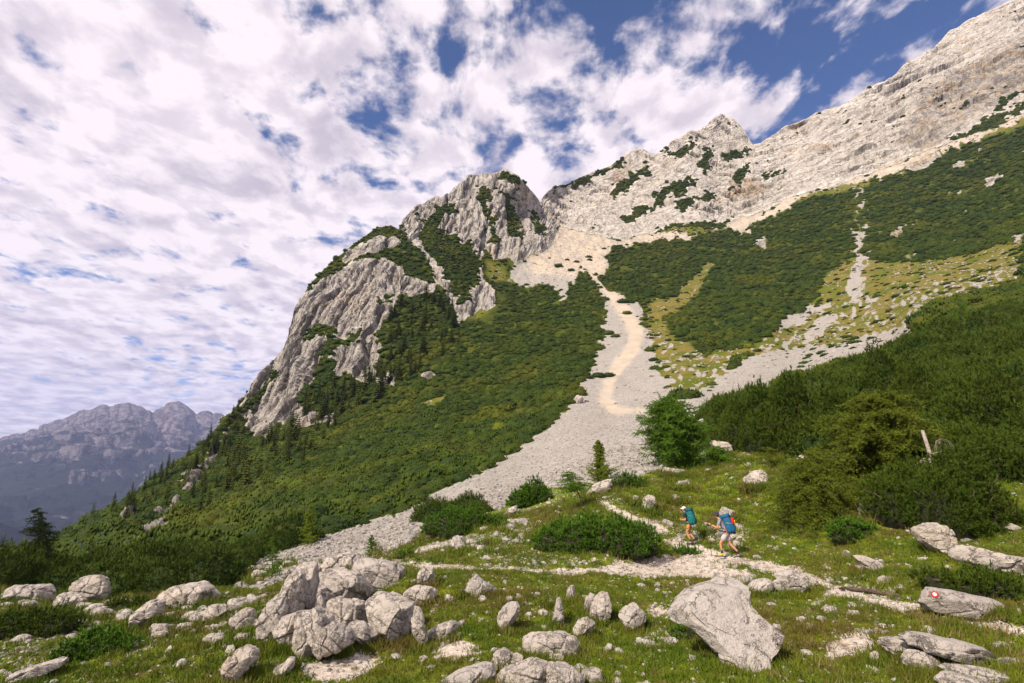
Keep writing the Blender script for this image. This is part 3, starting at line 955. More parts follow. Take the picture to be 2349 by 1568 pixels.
# ------------------------------------------------------------------ valley air
HD = 0.000055
bm = bmesh.new()
bmesh.ops.create_cube(bm, size=1.0)
me = bpy.data.meshes.new('haze')
x0, x1, y0, y1, z0, z1 = -8000, 5200, -60, 9000, -1500, 1080
for v in bm.verts:
    v.co = (x0 if v.co.x < 0 else x1, y0 if v.co.y < 0 else y1, z0 if v.co.z < 0 else z1)
bm.to_mesh(me)
bm.free()
mh = bpy.data.materials.new('haze')
mh.use_nodes = True
ht = NT(mh.node_tree)
ht.n.clear()
ho = ht.n.new('ShaderNodeOutputMaterial')
pv = ht.n.new('ShaderNodeVolumePrincipled')
pv.inputs['Color'].default_value = (0.52, 0.62, 1.0, 1)
pv.inputs['Density'].default_value = HD
pv.inputs['Anisotropy'].default_value = 0.0
ht.l.new(pv.outputs[0], ho.inputs['Volume'])
HAZE = link('haze', me, mh, kind='stuff')
print('LAND z range', PF[..., 2].min(), PF[..., 2].max(), FP[..., 2].min(), FP[..., 2].max(), FP[..., 1].min(), FP[..., 1].max(), FP[..., 0].min())

# ------------------------------------------------------------------ foliage materials
def foliage_mat(name, dark, light, tip, patch=0.03, warmc=(0.12, 0.11, 0.012), var=0.5):
    m, t, b = new_mat(name)
    tint = t.node('ShaderNodeAttribute', attribute_name='tint').outputs['Fac']
    pos = t.node('ShaderNodeNewGeometry').outputs['Position']
    rnd = t.node('ShaderNodeObjectInfo').outputs['Random']
    pn = t.noise(pos, patch, 7, .66)
    c = t.mix(t.math('MULTIPLY', rnd, var), dark, light)
    c = t.mix(t.ramp(pn, .46, .66, 0, .75), c, warmc)
    c = t.mix(t.ramp(tint, .35, 1.0, 0, .8), c, tip)
    t.put(b.inputs['Base Color'], c)
    b.inputs['Roughness'].default_value = 0.65
    b.inputs['Specular IOR Level'].default_value = 0.12
    return m


M_PINE_FAR = foliage_mat('dwarf_pine_far', (0.006, 0.019, 0.002), (0.032, 0.054, 0.003), (0.056, 0.086, 0.006), .035, (0.082, 0.084, 0.005), .95)
M_PINE = foliage_mat('dwarf_pine_needles', (0.014, 0.046, 0.003), (0.024, 0.064, 0.004), (0.105, 0.215, 0.016), .9, (0.040, 0.080, 0.006))
M_PINE_DK = foliage_mat('dwarf_pine_dark_needles', (0.007, 0.022, 0.002), (0.028, 0.050, 0.004), (0.072, 0.112, 0.009), .35, (0.054, 0.060, 0.007), 1.0)
M_LARCH = foliage_mat('larch_needles', (0.066, 0.096, 0.007), (0.092, 0.126, 0.009), (0.155, 0.190, 0.016), .6, (0.110, 0.125, 0.014))
M_LARCH_G = foliage_mat('green_larch_needles', (0.060, 0.135, 0.010), (0.080, 0.165, 0.012), (0.140, 0.250, 0.022), .6, (0.065, 0.105, 0.012))
M_LARCH_B = foliage_mat('bright_larch_needles', (0.11, 0.16, 0.012), (0.15, 0.20, 0.014), (0.22, 0.28, 0.03), .6, (0.15, 0.17, 0.016))
M_SPRUCE = foliage_mat('spruce_needles', (0.014, 0.030, 0.007), (0.045, 0.062, 0.010), (0.050, 0.075, 0.012), .03, (0.070, 0.075, 0.012), .9)
M_CORE = flat_mat('dark_core_fill', (0.018, 0.020, 0.008), .95, .4, 6)  # near-black fill: the shade inside a bush put into the colour
M_BARK = flat_mat('bark', (0.085, 0.060, 0.045), .95, .35, 12)
M_DEAD = flat_mat('weathered_wood', (0.36, 0.31, 0.28), .9, .25, 14)


# ------------------------------------------------------------------ small geometry builder
class MB:
    """collects triangles with a tint per vertex"""

    def __init__(self):
        self.v, self.f, self.c = [], [], []
        self.n = 0

    def add(self, V, F, tint=0.0):
        V = np.asarray(V, float)
        self.v.append(V)
        self.f.append(np.asarray(F, int) + self.n)
        self.c.append(np.broadcast_to(np.asarray(tint, float), (len(V),)).copy())
        self.n += len(V)

    def cones(self, base, axis, length, width, tint0, tint1, sides=3, mid=0.35):
        """many spindle-shaped shoots at once"""
        base = np.asarray(base, float)
        n = len(base)
        axis = axis / (np.linalg.norm(axis, axis=1)[:, None] + 1e-9)
        ref = rng.normal(size=(n, 3))
        u = np.cross(axis, ref)
        u /= np.linalg.norm(u, axis=1)[:, None] + 1e-9
        v = np.cross(axis, u)
        length = np.broadcast_to(length, (n,))[:, None]
        width = np.broadcast_to(width, (n,))[:, None]
        ring = [base + axis * length * mid + (u * math.cos(k * 2 * math.pi / sides) + v * math.sin(k * 2 * math.pi / sides)) * width for k in range(sides)]
        pts = np.stack([base] + ring + [base + axis * length], 1)
        k0 = sides + 2
        fs = []
        for k in range(sides):
            a, b = 1 + k, 1 + (k + 1) % sides
            fs += [(0, b, a), (a, b, sides + 1)]
        F = np.array(fs)[None] + (np.arange(n) * k0)[:, None, None]
        tn = np.empty((n, k0))
        tn[:, 0] = tint0
        tn[:, 1:-1] = (tint0 + tint1) * .5
        tn[:, -1] = tint1
        self.add(pts.reshape(-1, 3), F.reshape(-1, 3), tn.ravel())

    def blades(self, base, axis, length, width, tint0, tint1):
        """thin needles: one triangle each"""
        base = np.asarray(base, float)
        n = len(base)
        axis = axis / (np.linalg.norm(axis, axis=1)[:, None] + 1e-9)
        u = np.cross(axis, rng.normal(size=(n, 3)))
        u /= np.linalg.norm(u, axis=1)[:, None] + 1e-9
        length = np.broadcast_to(length, (n,))[:, None]
        width = np.broadcast_to(width, (n,))[:, None]
        pts = np.stack([base - u * width, base + u * width, base + axis * length], 1)
        F = np.arange(n * 3).reshape(n, 3)
        tn = np.empty((n, 3))
        tn[:, :2] = np.broadcast_to(tint0, (n,))[:, None]
        tn[:, 2] = tint1
        self.add(pts.reshape(-1, 3), F, tn.ravel())

    def tube(self, pts, radii, sides=6, tint=0.0):
        pts = [Vector(p) for p in pts]
        V = []
        for i, p in enumerate(pts):
            d_ = (pts[min(i + 1, len(pts) - 1)] - pts[max(i - 1, 0)]).normalized()
            a = d_.cross(Vector((0.31, 0.77, 0.55))).normalized()
            b_ = d_.cross(a)
            for k in range(sides):
                an = 2 * math.pi * k / sides
                V.append(p + (a * math.cos(an) + b_ * math.sin(an)) * radii[i])
        F = []
        for i in range(len(pts) - 1):
            for k in range(sides):
                a0, a1_ = i * sides + k, i * sides + (k + 1) % sides
                F += [(a0, a1_, a1_ + sides), (a0, a1_ + sides, a0 + sides)]
        V.append(pts[0])
        V.append(pts[-1])
        for k in range(sides):
            F.append((len(V) - 2, (k + 1) % sides, k))
            o_ = (len(pts) - 1) * sides
            F.append((len(V) - 1, o_ + k, o_ + (k + 1) % sides))
        self.add([tuple(q) for q in V], F, tint)

    def mesh(self, name, smooth=False):
        me = bpy.data.meshes.new(name)
        build_mesh(me, np.concatenate(self.v), np.concatenate(self.f), smooth)
        a = me.attributes.new('tint', 'FLOAT', 'POINT')
        a.data.foreach_set('value', np.concatenate(self.c).astype(np.float32))
        return me


def blob(rad, seed, nu=14, nv=8, amp=.18, flat=0.0):
    """closed lumpy dome, unit radii rad=(x,y,z)"""
    th = np.linspace(0, math.pi, nv)[:, None]
    ph = np.linspace(0, 2 * math.pi, nu, endpoint=False)[None]
    d_ = np.stack([np.sin(th) * np.cos(ph), np.sin(th) * np.sin(ph), np.cos(th) * np.ones_like(ph)], -1)
    r = 1 + amp * fbm(d_ * 1.6 + seed, 3)
    P = d_ * r[..., None] * np.array(rad)
    P[..., 2] = np.maximum(P[..., 2], -abs(rad[2]) * .25)
    F = []
    for i in range(nv - 1):
        for j in range(nu):
            a, b_ = i * nu + j, i * nu + (j + 1) % nu
            F += [(a, a + nu, b_ + nu), (a, b_ + nu, b_)]
    return P.reshape(-1, 3), np.array(F)


def dome_pts(n, rx, ry, rz, seed, inner=.78):
    """points and outward directions on a lumpy dome"""
    u = rng.random(n)
    ph = rng.random(n) * 2 * math.pi
    cz = 1 - u * 1.05
    s = np.sqrt(np.clip(1 - cz * cz, 0, 1))
    d_ = np.stack([s * np.cos(ph), s * np.sin(ph), np.clip(cz, -.05, 1)], -1)
    lum = 1 + .24 * fbm(d_ * 2.3 + seed, 3) + .20 * np.minimum(fbm(d_ * 5.2 + seed, 2, .5, ridged=False) * 1.6, .3)
    r = lum * (inner + (1 - inner) * rng.random(n))
    return d_ * r[:, None] * np.array([rx, ry, rz]), d_


def pine_far_template(name, n, seed, w=.085, l=.36):
    mb = MB()
    P, F = blob((.78, .78, .62), seed, 10, 6, .25)
    mb.add(P, F, 0.0)
    q, d_ = dome_pts(n, .86, .86, .68, seed)
    ax = d_ * .55 + np.array([0, 0, 1.0]) + rng.normal(size=(n, 3)) * .22
    mb.cones(q - ax * .10, ax, l * (.6 + .8 * rng.random(n)), w * (.7 + .6 * rng.random(n)), .1, 1.0, 3, .45)
    o = bpy.data.objects.new(name, mb.mesh(name))
    o.data.materials.append(M_PINE_FAR)
    return o


def tuft_brush(mb, base, axis, L, nn, nl, nw, tin=0.2, tout=.9, spread=.75):
    """bottle-brush shoots: needles all round every shoot"""
    n = len(base)
    axis = axis / np.linalg.norm(axis, axis=1)[:, None]
    t_ = rng.random((n, nn))
    b_ = base[:, None, :] + axis[:, None, :] * (t_ * L)[..., None]
    d_ = axis[:, None, :] + rng.normal(size=(n, nn, 3)) * spread
    mb.blades(b_.reshape(-1, 3), d_.reshape(-1, 3), nl * (.7 + .6 * rng.random(n * nn)), nw, (tin + (tout - tin) * t_.ravel() * .7), tout)


def pine_near_template(name, n, seed, mat, nn=9):
    mb = MB()
    P, F = blob((.80, .80, .62), seed, 12, 7, .25)
    mb.add(P, F, 0.0)
    q, d_ = dome_pts(n, .92, .92, .74, seed, .7)
    ax = d_ * .7 + np.array([0, 0, .9]) + rng.normal(size=(n, 3)) * .2
    tuft_brush(mb, q, ax, .13, nn, .10, .011)
    o = bpy.data.objects.new(name, mb.mesh(name))
    o.data.materials.append(mat)
    return o


# ------------------------------------------------------------------ instancing of what cannot be counted
def gn_scatter(name, pts, rots, scales, templates, idx, label, cat):
    me = bpy.data.meshes.new(name)
    n = len(pts)
    me.vertices.add(n)
    me.vertices.foreach_set('co', np.asarray(pts, np.float32).ravel())
    a = me.attributes.new('irot', 'FLOAT_VECTOR', 'POINT')
    a.data.foreach_set('vector', np.asarray(rots, np.float32).ravel())
    a = me.attributes.new('iscale', 'FLOAT_VECTOR', 'POINT')
    a.data.foreach_set('vector', np.asarray(scales, np.float32).ravel())
    a = me.attributes.new('iidx', 'INT', 'POINT')
    a.data.foreach_set('value', np.asarray(idx, np.int32))
    o = link(name, me, None, None, label, cat, None, 'stuff')
    ng = bpy.data.node_groups.new(name, 'GeometryNodeTree')
    ng.interface.new_socket('Geometry', in_out='INPUT', socket_type='NodeSocketGeometry')
    ng.interface.new_socket('Geometry', in_out='OUTPUT', socket_type='NodeSocketGeometry')
    N, L = ng.nodes, ng.links
    gi, go = N.new('NodeGroupInput'), N.new('NodeGroupOutput')
    iop = N.new('GeometryNodeInstanceOnPoints')
    L.new(gi.outputs[0], iop.inputs['Points'])
    jn = N.new('GeometryNodeJoinGeometry')
    for tm in reversed(templates):
        oi = N.new('GeometryNodeObjectInfo')
        oi.inputs['Object'].default_value = tm
        oi.inputs['As Instance'].default_value = True
        L.new(oi.outputs['Geometry'], jn.inputs[0])
    L.new(jn.outputs[0], iop.inputs['Instance'])
    iop.inputs['Pick Instance'].default_value = True

    def attr(nm, typ):
        nd = N.new('GeometryNodeInputNamedAttribute')
        nd.data_type = typ
        nd.inputs['Name'].default_value = nm
        return nd.outputs[0]
    e2r = N.new('FunctionNodeEulerToRotation')
    L.new(attr('irot', 'FLOAT_VECTOR'), e2r.inputs[0])
    L.new(e2r.outputs[0], iop.inputs['Rotation'])
    L.new(attr('iscale', 'FLOAT_VECTOR'), iop.inputs['Scale'])
    L.new(attr('iidx', 'INT'), iop.inputs['Instance Index'])
    L.new(iop.outputs[0], go.inputs[0])
    md = o.modifiers.new('scatter', 'NODES')
    md.node_group = ng
    return o


# face areas of the land, for even scattering by real area
A_ = P1[:-1, :-1]
areas = np.linalg.norm(np.cross(P1[1:, :-1] - A_, P1[:-1, 1:] - A_), axis=-1)


def sample(mask, dens, lim=40000):
    """random points on masked land, dens per square metre (number or array)"""
    m = mask[:-1, :-1].astype(float) * areas * (dens if np.isscalar(dens) else dens[:-1, :-1])
    tot = m.sum()
    n = int(min(tot, lim))
    cdf = np.cumsum(m.ravel())
    k = np.searchsorted(cdf, rng.random(n) * tot)
    k = np.clip(k, 0, m.size - 1)
    i, j = np.unravel_index(k, m.shape)
    a, b_ = rng.random(n)[:, None], rng.random(n)[:, None]
    P = P1[i, j] * (1 - a) * (1 - b_) + P1[i + 1, j] * a * (1 - b_) + P1[i, j + 1] * (1 - a) * b_ + P1[i + 1, j + 1] * a * b_
    return P, i, j


inview = (PX > -260) & (PX < 2700) & (PY < 1680)
patchy = fbm(P0 / np.array([16., 16., 16.]), 3, .6)
clump = fbm(P0 / np.array([5.5, 5.5, 5.5]) + 31, 3, .55)
veg_all = (veg | ledge | ledge2) & ~meadow
green_gap = yel
pz_mask = pine_zone & inview & (YY > 30)
far_t = [pine_far_template('dwarf_pine_far_template', 84, 1.0 + 3 * k, .065 + .01 * k, .20 + .035 * k) for k in range(4)]


def scatter_pines(name, mask, dens, smin, smax, label, lim=30000, templates=far_t, zs=1.0, sink=.12):
    P, i, j = sample(mask, dens, lim)
    n = len(P)
    s = smin + (smax - smin) * rng.random(n) ** 1.7
    s *= np.clip(1 + .35 * patchy[i, j] + .55 * clump[i, j], .45, 1.7)
    P = P - np.array([0, 0, 1.0]) * (s * sink)[:, None]
    rot = np.stack([rng.normal(size=n) * .12, rng.normal(size=n) * .12, rng.random(n) * 6.28], -1)
    sc_ = np.stack([s, s, s * zs * (.8 + .5 * rng.random(n))], -1)
    print(name, n)
    return gn_scatter(name, P, rot, sc_, templates, rng.integers(0, len(templates), n), label, 'dwarf pines')


left = pz_mask & (PX < 1395) & (YY > 48)
scatter_pines('pine_thicket', left & ~(inpoly(PX, PY, [(1060, 590), (1180, 590), (1180, 650), (1120, 760), (1060, 760)]) & (patchy > -.1)) & (patchy > -.58) & (clump > -.34), np.clip(.36 - YY / 1500, .15, .36), 1.0, 2.6, 'dense dark green carpet of dwarf pine covering the slope left of the scree gully', 26000, zs=.95)
right = pz_mask & (PX >= 1395) & (YY > 85)
scatter_pines('pine_thicket', right & (patchy > -.5) & (clump > -.32), np.clip(.25 - YY / 2600, .10, .25), 1.3, 3.2, 'dark green dwarf pine blanket on the slope right of the scree gully', 30000, zs=1.0)
M_BUSH = foliage_mat('light_broadleaf', (0.036, 0.064, 0.003), (0.068, 0.098, 0.005), (0.088, 0.118, 0.007), .05, (0.120, 0.120, 0.006), .9)
bush_t = []
for k in range(2):
    o_ = bpy.data.objects.new('light_bush_template', far_t[k].data.copy())
    o_.data.materials.clear()
    o_.data.materials.append(M_BUSH)
    bush_t.append(o_)
scatter_pines('light_bush', (left | right) & (patchy > .02) & (clump > .05), .030, 1.0, 2.6, 'lighter yellow green bushes dotted among the dwarf pine of the slopes', 2600, bush_t, .9)
scatter_pines('cliff_shrub', veg_all & inview, .20, .8, 2.4, 'dark shrubs growing along ledges and gullies of the rock walls', 9000, zs=.9)
# loose shrubs on grass and scree edges
edge_z = (yel | scree2) & inview & (YY > 70)
scatter_pines('scattered_shrub', edge_z & (patchy > -.12), .035, .6, 2.0, 'low loose shrubs dotted over the ochre grass of the slope', 900, zs=.7)
near_bank = pine_zone & inview & (YY <= 85) & (PX > 1395)
near_bank_l = pine_zone & inview & (YY <= 48) & (PX <= 1395)
near_t = [pine_near_template('dwarf_pine_near_template', 650, 2 + 5 * k, M_PINE_DK) for k in range(3)]
scatter_pines('pine_thicket', near_bank & (PY < 1045) & (clump > -.25), .10, 2.0, 3.6, 'tall dark dwarf pine thicket on the bank above the right hand meadow', 5000, near_t, 1.15)
scatter_pines('pine_thicket', near_bank_l, .33, 1.3, 2.3, 'dark dwarf pine thicket at the foot of the wooded slope on the left', 2500, near_t, 1.1)

# single shrubs standing by themselves on the pale scree
LONE = [(1281, 614, 26), (1300, 600, 14), (1322, 604, 16), (1310, 624, 20), (1350, 594, 18), (1352, 600, 16), (1385, 574, 14), (1260, 595, 10), (1250, 660, 30), (1208, 655, 16), (1386, 640, 24),
        (1430, 696, 34), (1438, 719, 26), (1395, 768, 30), (1412, 774, 26), (1380, 764, 22), (1500, 826, 28), (1512, 832, 20), (1528, 844, 24), (1532, 889, 24), (1548, 856, 18), (1372, 864, 40), (1396, 862, 34), (1350, 868, 26), (1462, 726, 9), (1486, 712, 14), (1494, 740, 16), (1490, 770, 18), (1505, 795, 20)]
for x, y, wpx in LONE:
    o = bpy.data.objects.new('dwarf_pine', far_t[int(x) % 4].data)
    C.objects.link(o)
    g = G(x, y)
    s = wpx / FPX * g.y * .58
    o.location = g - Vector((0, 0, s * .1))
    o.scale = (s, s, s * .8)
    o.rotation_euler = (0, 0, x * .7)
    if y < 665:
        tag(o, 'small dark shrub alone on the pale scree bowl under the saddle', 'shrub', 'lone shrubs on the scree bowl')
    else:
        tag(o, 'dark shrub alone on or beside the winding scree chute', 'shrub', 'lone shrubs along the scree chute')

# ------------------------------------------------------------------ rocks
def rock_material(name, base, dark, warmc, crack_scale=1.6, grain=1.0, lichen=.5):
    m, t, b = new_mat(name)
    pos = t.node('ShaderNodeNewGeometry').outputs['Position']
    oi = t.node('ShaderNodeObjectInfo').outputs['Random']
    n1 = t.noise(pos, 1.3, 6, .65)
    n2 = t.noise(pos, 6, 6, .7)
    n3 = t.noise(pos, 30, 5, .7)
    c = t.mix(t.ramp(n1, .35, .65), base, tuple(k * .84 for k in base))
    c = t.mix(t.math('MULTIPLY', t.ramp(n2, .50, .70), .7), c, dark)
    c = t.mix(t.math('MULTIPLY', t.ramp(t.noise(pos, .8, 5, .7), .52, .70), .55), c, warmc)
    wv = t.vmath('ADD', pos, t.vmath('SCALE', t.noise(pos, 1.1, 6, .72, out=1), 1.5))
    wv = t.mapping(wv, rot=(.2, .5, .3), scale=(1, 1, .45))
    cr = t.ramp(t.vor(wv, crack_scale, 'DISTANCE_TO_EDGE'), 0.0, .032, 1.0, 0.0)
    cr2 = t.ramp(t.vor(t.mapping(wv, rot=(.9, .1, 1.3), scale=(.5, 1, 1)), crack_scale * 2.7, 'DISTANCE_TO_EDGE'), 0.0, .06, 1.0, 0.0)
    brk = t.ramp(t.noise(pos, 1.4, 4, .6), .42, .58)
    cr = t.math('MULTIPLY', cr, brk)
    cr2 = t.math('MULTIPLY', cr2, t.math('MULTIPLY', t.ramp(t.noise(pos, 2.3, 4, .6), .46, .60), .7))
    crk = t.math('MAXIMUM', cr, cr2)
    c = t.mix(t.math('MULTIPLY', crk, .55), c, (0.10, 0.085, 0.075))
    c = t.mix(t.math('MULTIPLY', t.ramp(n3, .60, .72), lichen), c, (0.16, 0.15, 0.14))
    t.put(b.inputs['Base Color'], c)
    h = t.math('ADD', t.math('MULTIPLY', n2, .8), t.math('MULTIPLY', n3, .25))
    h = t.math('SUBTRACT', h, t.math('MULTIPLY', crk, .55))
    t.put(b.inputs['Normal'], t.bump(h, 1.0, .20 * grain))
    b.inputs['Roughness'].default_value = .92
    return m


M_ROCK = rock_material('pale_limestone', (0.63, 0.565, 0.51), (0.40, 0.365, 0.34), (0.58, 0.47, 0.37))
M_ROCK_G = rock_material('grey_limestone', (0.52, 0.47, 0.435), (0.34, 0.31, 0.30), (0.50, 0.41, 0.34), 1.0, .8, .65)
M_ROCK_S = rock_material('slab_limestone', (0.57, 0.52, 0.485), (0.38, 0.35, 0.335), (0.52, 0.44, 0.38), 1.2, .8, .5)
M_STONE = rock_material('loose_stone', (0.52, 0.48, 0.44), (0.36, 0.33, 0.31), (0.48, 0.40, 0.33), 4.0, .5, .3)


def poly_radius(poly, cx, cy, phi):
    """distance from centre to the outline for each angle"""
    r = np.full(phi.shape, 0.0)
    dx, dy = np.cos(phi), np.sin(phi)
    n = len(poly)
    for k in range(n):
        x1, y1 = poly[k][0] - cx, poly[k][1] - cy
        x2, y2 = poly[(k + 1) % n][0] - cx, poly[(k + 1) % n][1] - cy
        ex, ey = x2 - x1, y2 - y1
        den_ = dx * ey - dy * ex
        den_ = np.where(np.abs(den_) < 1e-9, 1e-9, den_)
        s = (x1 * ey - y1 * ex) / den_
        u = (x1 * dy - y1 * dx) / den_
        ok = (s > 0) & (u >= -1e-6) & (u <= 1 + 1e-6)
        r = np.where(ok, np.maximum(r, s), r)
    return r


def rock_mesh(name, poly, depth=.6, lean=.45, seed=0, res=1.0, cracks=1.0, planes=14, dY=0.0, sinkp=.16, faces=()):
    """a boulder whose outline is known; built round its own middle, at its real size.
    returns mesh and world position of its base"""
    xs = np.array([p[0] for p in poly], float)
    ys = np.array([p[1] for p in poly], float)
    cx, cy = xs.mean(), ys.mean()
    bx, by = float(xs[np.argsort(ys)[-2:]].mean()), float(ys.max())
    gb = G(bx, min(by, 1600))
    Yb = gb.y + dY
    w_m = (xs.max() - xs.min()) / FPX * Yb
    h_m = (ys.max() - ys.min()) / FPX * Yb
    size = math.sqrt(w_m * h_m)
    D = depth * min(w_m, h_m * 1.5) * .5 + .25 * depth * size
    Yc = Yb + D * .22
    nph = int(np.clip(70 * res * (1 + size * .35), 40, 230))
    nps = int(nph * .55)
    phi = np.linspace(0, 2 * math.pi, nph, endpoint=False)
    rr = poly_radius([(x, -y) for x, y in zip(xs, ys)], cx, -cy, phi)      # y up
    rr = (rr + np.roll(rr, 1) * .25 + np.roll(rr, -1) * .25) / 1.5
    psi = np.linspace(0, math.pi, nps)
    sp_ = np.sin(psi) ** .62
    cpn = -np.sign(np.cos(psi)) * np.abs(np.cos(psi)) ** .75
    ang = phi[None, :]
    X = cx + sp_[:, None] * rr[None] * np.cos(ang)
    Ypx = cy - sp_[:, None] * rr[None] * np.sin(ang)
    low = np.clip((Ypx - (by - (by - ys.min()) * .12)) / (by - ys.min()), 0, 1)
    Ypx = Ypx + low * (by - ys.min()) * sinkp * 3
    # outline lives on a plane through the rock's middle; thickness goes along y
    up = (by - Ypx) / FPX * Yc
    a, bz = ray(X, Ypx)
    Yloc = Yc + up * lean * .35
    P = np.stack([a * Yloc, Yloc * np.ones_like(a), bz * Yloc], -1)
    thick_ = D * (0.55 + .45 * np.clip(1 - up / (h_m + 1e-6) * lean, .2, 1.3))
    P[..., 1] += cpn[:, None] * thick_
    P = P.reshape(-1, 3)
    cen = P.mean(0)
    q = P - cen
    lo0, hi0 = np.percentile(q, 1, axis=0), np.percentile(q, 99, axis=0)
    r_ = np.random.default_rng(seed + 100)
    s = max(size, .15)
    c0 = fbm((q + cen) / (s * .6) + seed, 3, .5)
    q = q * (1 + .16 * c0)[:, None]
    for k in range(planes * 3):
        nrm = r_.normal(size=3)
        nrm[1] = -abs(nrm[1]) if k % 4 else nrm[1]
        nrm /= np.linalg.norm(nrm)
        ext = np.percentile(q @ nrm, 99.7)
        lim_ = ext * (.70 + .24 * r_.random()) if nrm[1] < -.35 else ext * (.90 + .09 * r_.random())
        over = np.maximum(q @ nrm - lim_, 0)
        q -= nrm * over[:, None] * .97
    for fn_, ff_ in faces:
        nrm = np.array(fn_, float)
        nrm /= np.linalg.norm(nrm)
        ext = np.percentile(q @ nrm, 99.7)
        q -= nrm * np.maximum(q @ nrm - ext * ff_, 0)[:, None]
    nn_ = q / (np.linalg.norm(q, axis=1)[:, None] + 1e-6)
    W3 = q + cen
    # bedding: parallel ledges of uneven thickness, and joints across them
    bd = np.array([.45 + .3 * r_.normal(), .25, .85])
    bd = bd / np.linalg.norm(bd)
    jd = np.cross(bd, [0.1, .9, .3]) + r_.normal(size=3) * .2
    jd /= np.linalg.norm(jd)
    wob = fbm(W3 / (s * .7) + seed, 3, .55)

    def ledges(dirv, step, sharp=.13):
        v = (W3 @ dirv) / step + wob * .75
        fr_ = v - np.floor(v)
        hsh = np.sin(np.floor(v) * 12.9898 + seed) * 43758.5453
        hsh = hsh - np.floor(hsh)
        groove = -np.exp(-(np.minimum(fr_, 1 - fr_) / sharp) ** 2 * 4)
        return hsh - .5, groove
    h1_, g1_ = ledges(bd, max(.10, s * .19))
    h2_, g2_ = ledges(jd, max(.16, s * .30))
    fm1 = np.clip(fbm(W3 / (s * .5) + 7 + seed, 3) * 3 + .45, 0, 1)
    ridg = fbm(W3 * np.array([1, 1, .6]) / (s * .26) + seed * 2.1, 5, .6, ridged=True)
    crease = np.minimum(ridg - .05, .10)
    q = q + nn_ * ((h1_ * .060 + g1_ * .060 * fm1 + h2_ * .06 + g2_ * .050 * (1 - fm1 * .5) + crease * .07) * cracks * s)[:, None]
    q = q + nn_ * (fbm(W3 / .13, 3, .65) * .020 * min(1, s * 1.5))[:, None]
    lo1, hi1 = np.percentile(q, 1, axis=0), np.percentile(q, 99, axis=0)
    for ax_ in (0, 2):
        q[:, ax_] = (q[:, ax_] - lo1[ax_]) / (hi1[ax_] - lo1[ax_]) * (hi0[ax_] - lo0[ax_]) * 1.04 + lo0[ax_] * 1.04
    base = Vector((cen[0], cen[1], float(q[:, 2].min() + cen[2])))
    V = q + cen - np.array(base)
    i = np.arange(nps - 1)[:, None] * nph
    j = np.arange(nph)[None]
    a0 = i + j
    a1_ = i + (j + 1) % nph
    F = np.stack([a0, a0 + nph, a1_ + nph, a1_], -1).reshape(-1, 4)
    # weld the poles
    V[:nph] = V[:nph].mean(0)
    V[-nph:] = V[-nph:].mean(0)
    me = bpy.data.meshes.new(name)
    build_mesh(me, V, F[:, ::-1])
    bm = bmesh.new()
    bm.from_mesh(me)
    bmesh.ops.remove_doubles(bm, verts=bm.verts, dist=1e-5)
    bmesh.ops.recalc_face_normals(bm, faces=bm.faces)
    for e in bm.edges:
        if len(e.link_faces) == 2 and e.calc_face_angle(0) > .24:
            e.smooth = False
    bm.to_mesh(me)
    bm.free()
    return me, base


_rk = [0]
ROCK_POLYS = []


def rock(label, poly, mat=None, name='boulder', cat='boulder', **kw):
    _rk[0] += 1
    kw.setdefault('seed', _rk[0] * 7)
    me, base = rock_mesh(name, poly, **kw)
    ROCK_POLYS.append(poly)
    o = link(name, me, mat or M_ROCK, None, label, cat)
    o.location = base
    return o


# --- the big broken outcrop left of the middle: one thing of many blocks
D_PARTS = [
    ([(634, 1412), (643, 1378), (656, 1340), (672, 1322), (686, 1326), (688, 1350), (680, 1400), (662, 1455), (640, 1450)], .9, .0),
    ([(668, 1402), (678, 1345), (690, 1312), (712, 1304), (718, 1345), (706, 1392), (694, 1425), (674, 1442)], .9, .2),
    ([(678, 1312), (690, 1298), (720, 1296), (744, 1308), (740, 1332), (700, 1335)], .9, 1.0),
    ([(700, 1330), (740, 1322), (790, 1320), (816, 1328), (822, 1385), (802, 1400), (760, 1402), (730, 1408), (706, 1390), (696, 1350)], .9, .5),
    ([(686, 1360), (712, 1348), (738, 1360), (744, 1402), (722, 1414), (690, 1402)], .9, .1),
    ([(740, 1402), (770, 1384), (802, 1388), (830, 1400), (826, 1434), (804, 1456), (770, 1460), (742, 1436)], .9, .1),
    ([(672, 1494), (680, 1440), (692, 1410), (722, 1406), (746, 1425), (752, 1455), (735, 1485), (700, 1498)], .8, -.2),
    ([(700, 1480), (716, 1455), (758, 1440), (786, 1458), (794, 1480), (768, 1500), (728, 1500)], .9, -.5),
    ([(745, 1312), (768, 1282), (800, 1274), (822, 1284), (818, 1318), (780, 1326)], .9, 1.5),
    ([(592, 1474), (598, 1430), (610, 1392), (632, 1372), (648, 1395), (640, 1445), (618, 1482), (600, 1486)], .7, .2),
    ([(630, 1470), (640, 1430), (660, 1418), (690, 1412), (690, 1450), (676, 1486), (650, 1482)], .8, 0),
    ([(800, 1455), (806, 1432), (838, 1438), (860, 1462), (850, 1480), (818, 1484)], .8, 0),
]
parts = []
for k, (poly, dp, dy_) in enumerate(D_PARTS):
    cxm, cym = sum(p[0] for p in poly) / len(poly), sum(p[1] for p in poly) / len(poly)
    poly = [(cxm + (p[0] - cxm) * 1.16, cym + (p[1] - cym) * 1.14) for p in poly]
    me, base = rock_mesh('block', poly, depth=dp * 1.3, seed=300 + k * 5, res=1.7, cracks=1.15, planes=16, lean=.5, dY=dy_)
    parts.append((me, base))
oc = empty('rock_outcrop', parts[3][1], 'large pale outcrop of cracked limestone blocks left of the grassy hollow', 'rock outcrop')
for me, base in parts:
    p = link('block', me, M_ROCK, oc)
    p.location = base - parts[3][1]

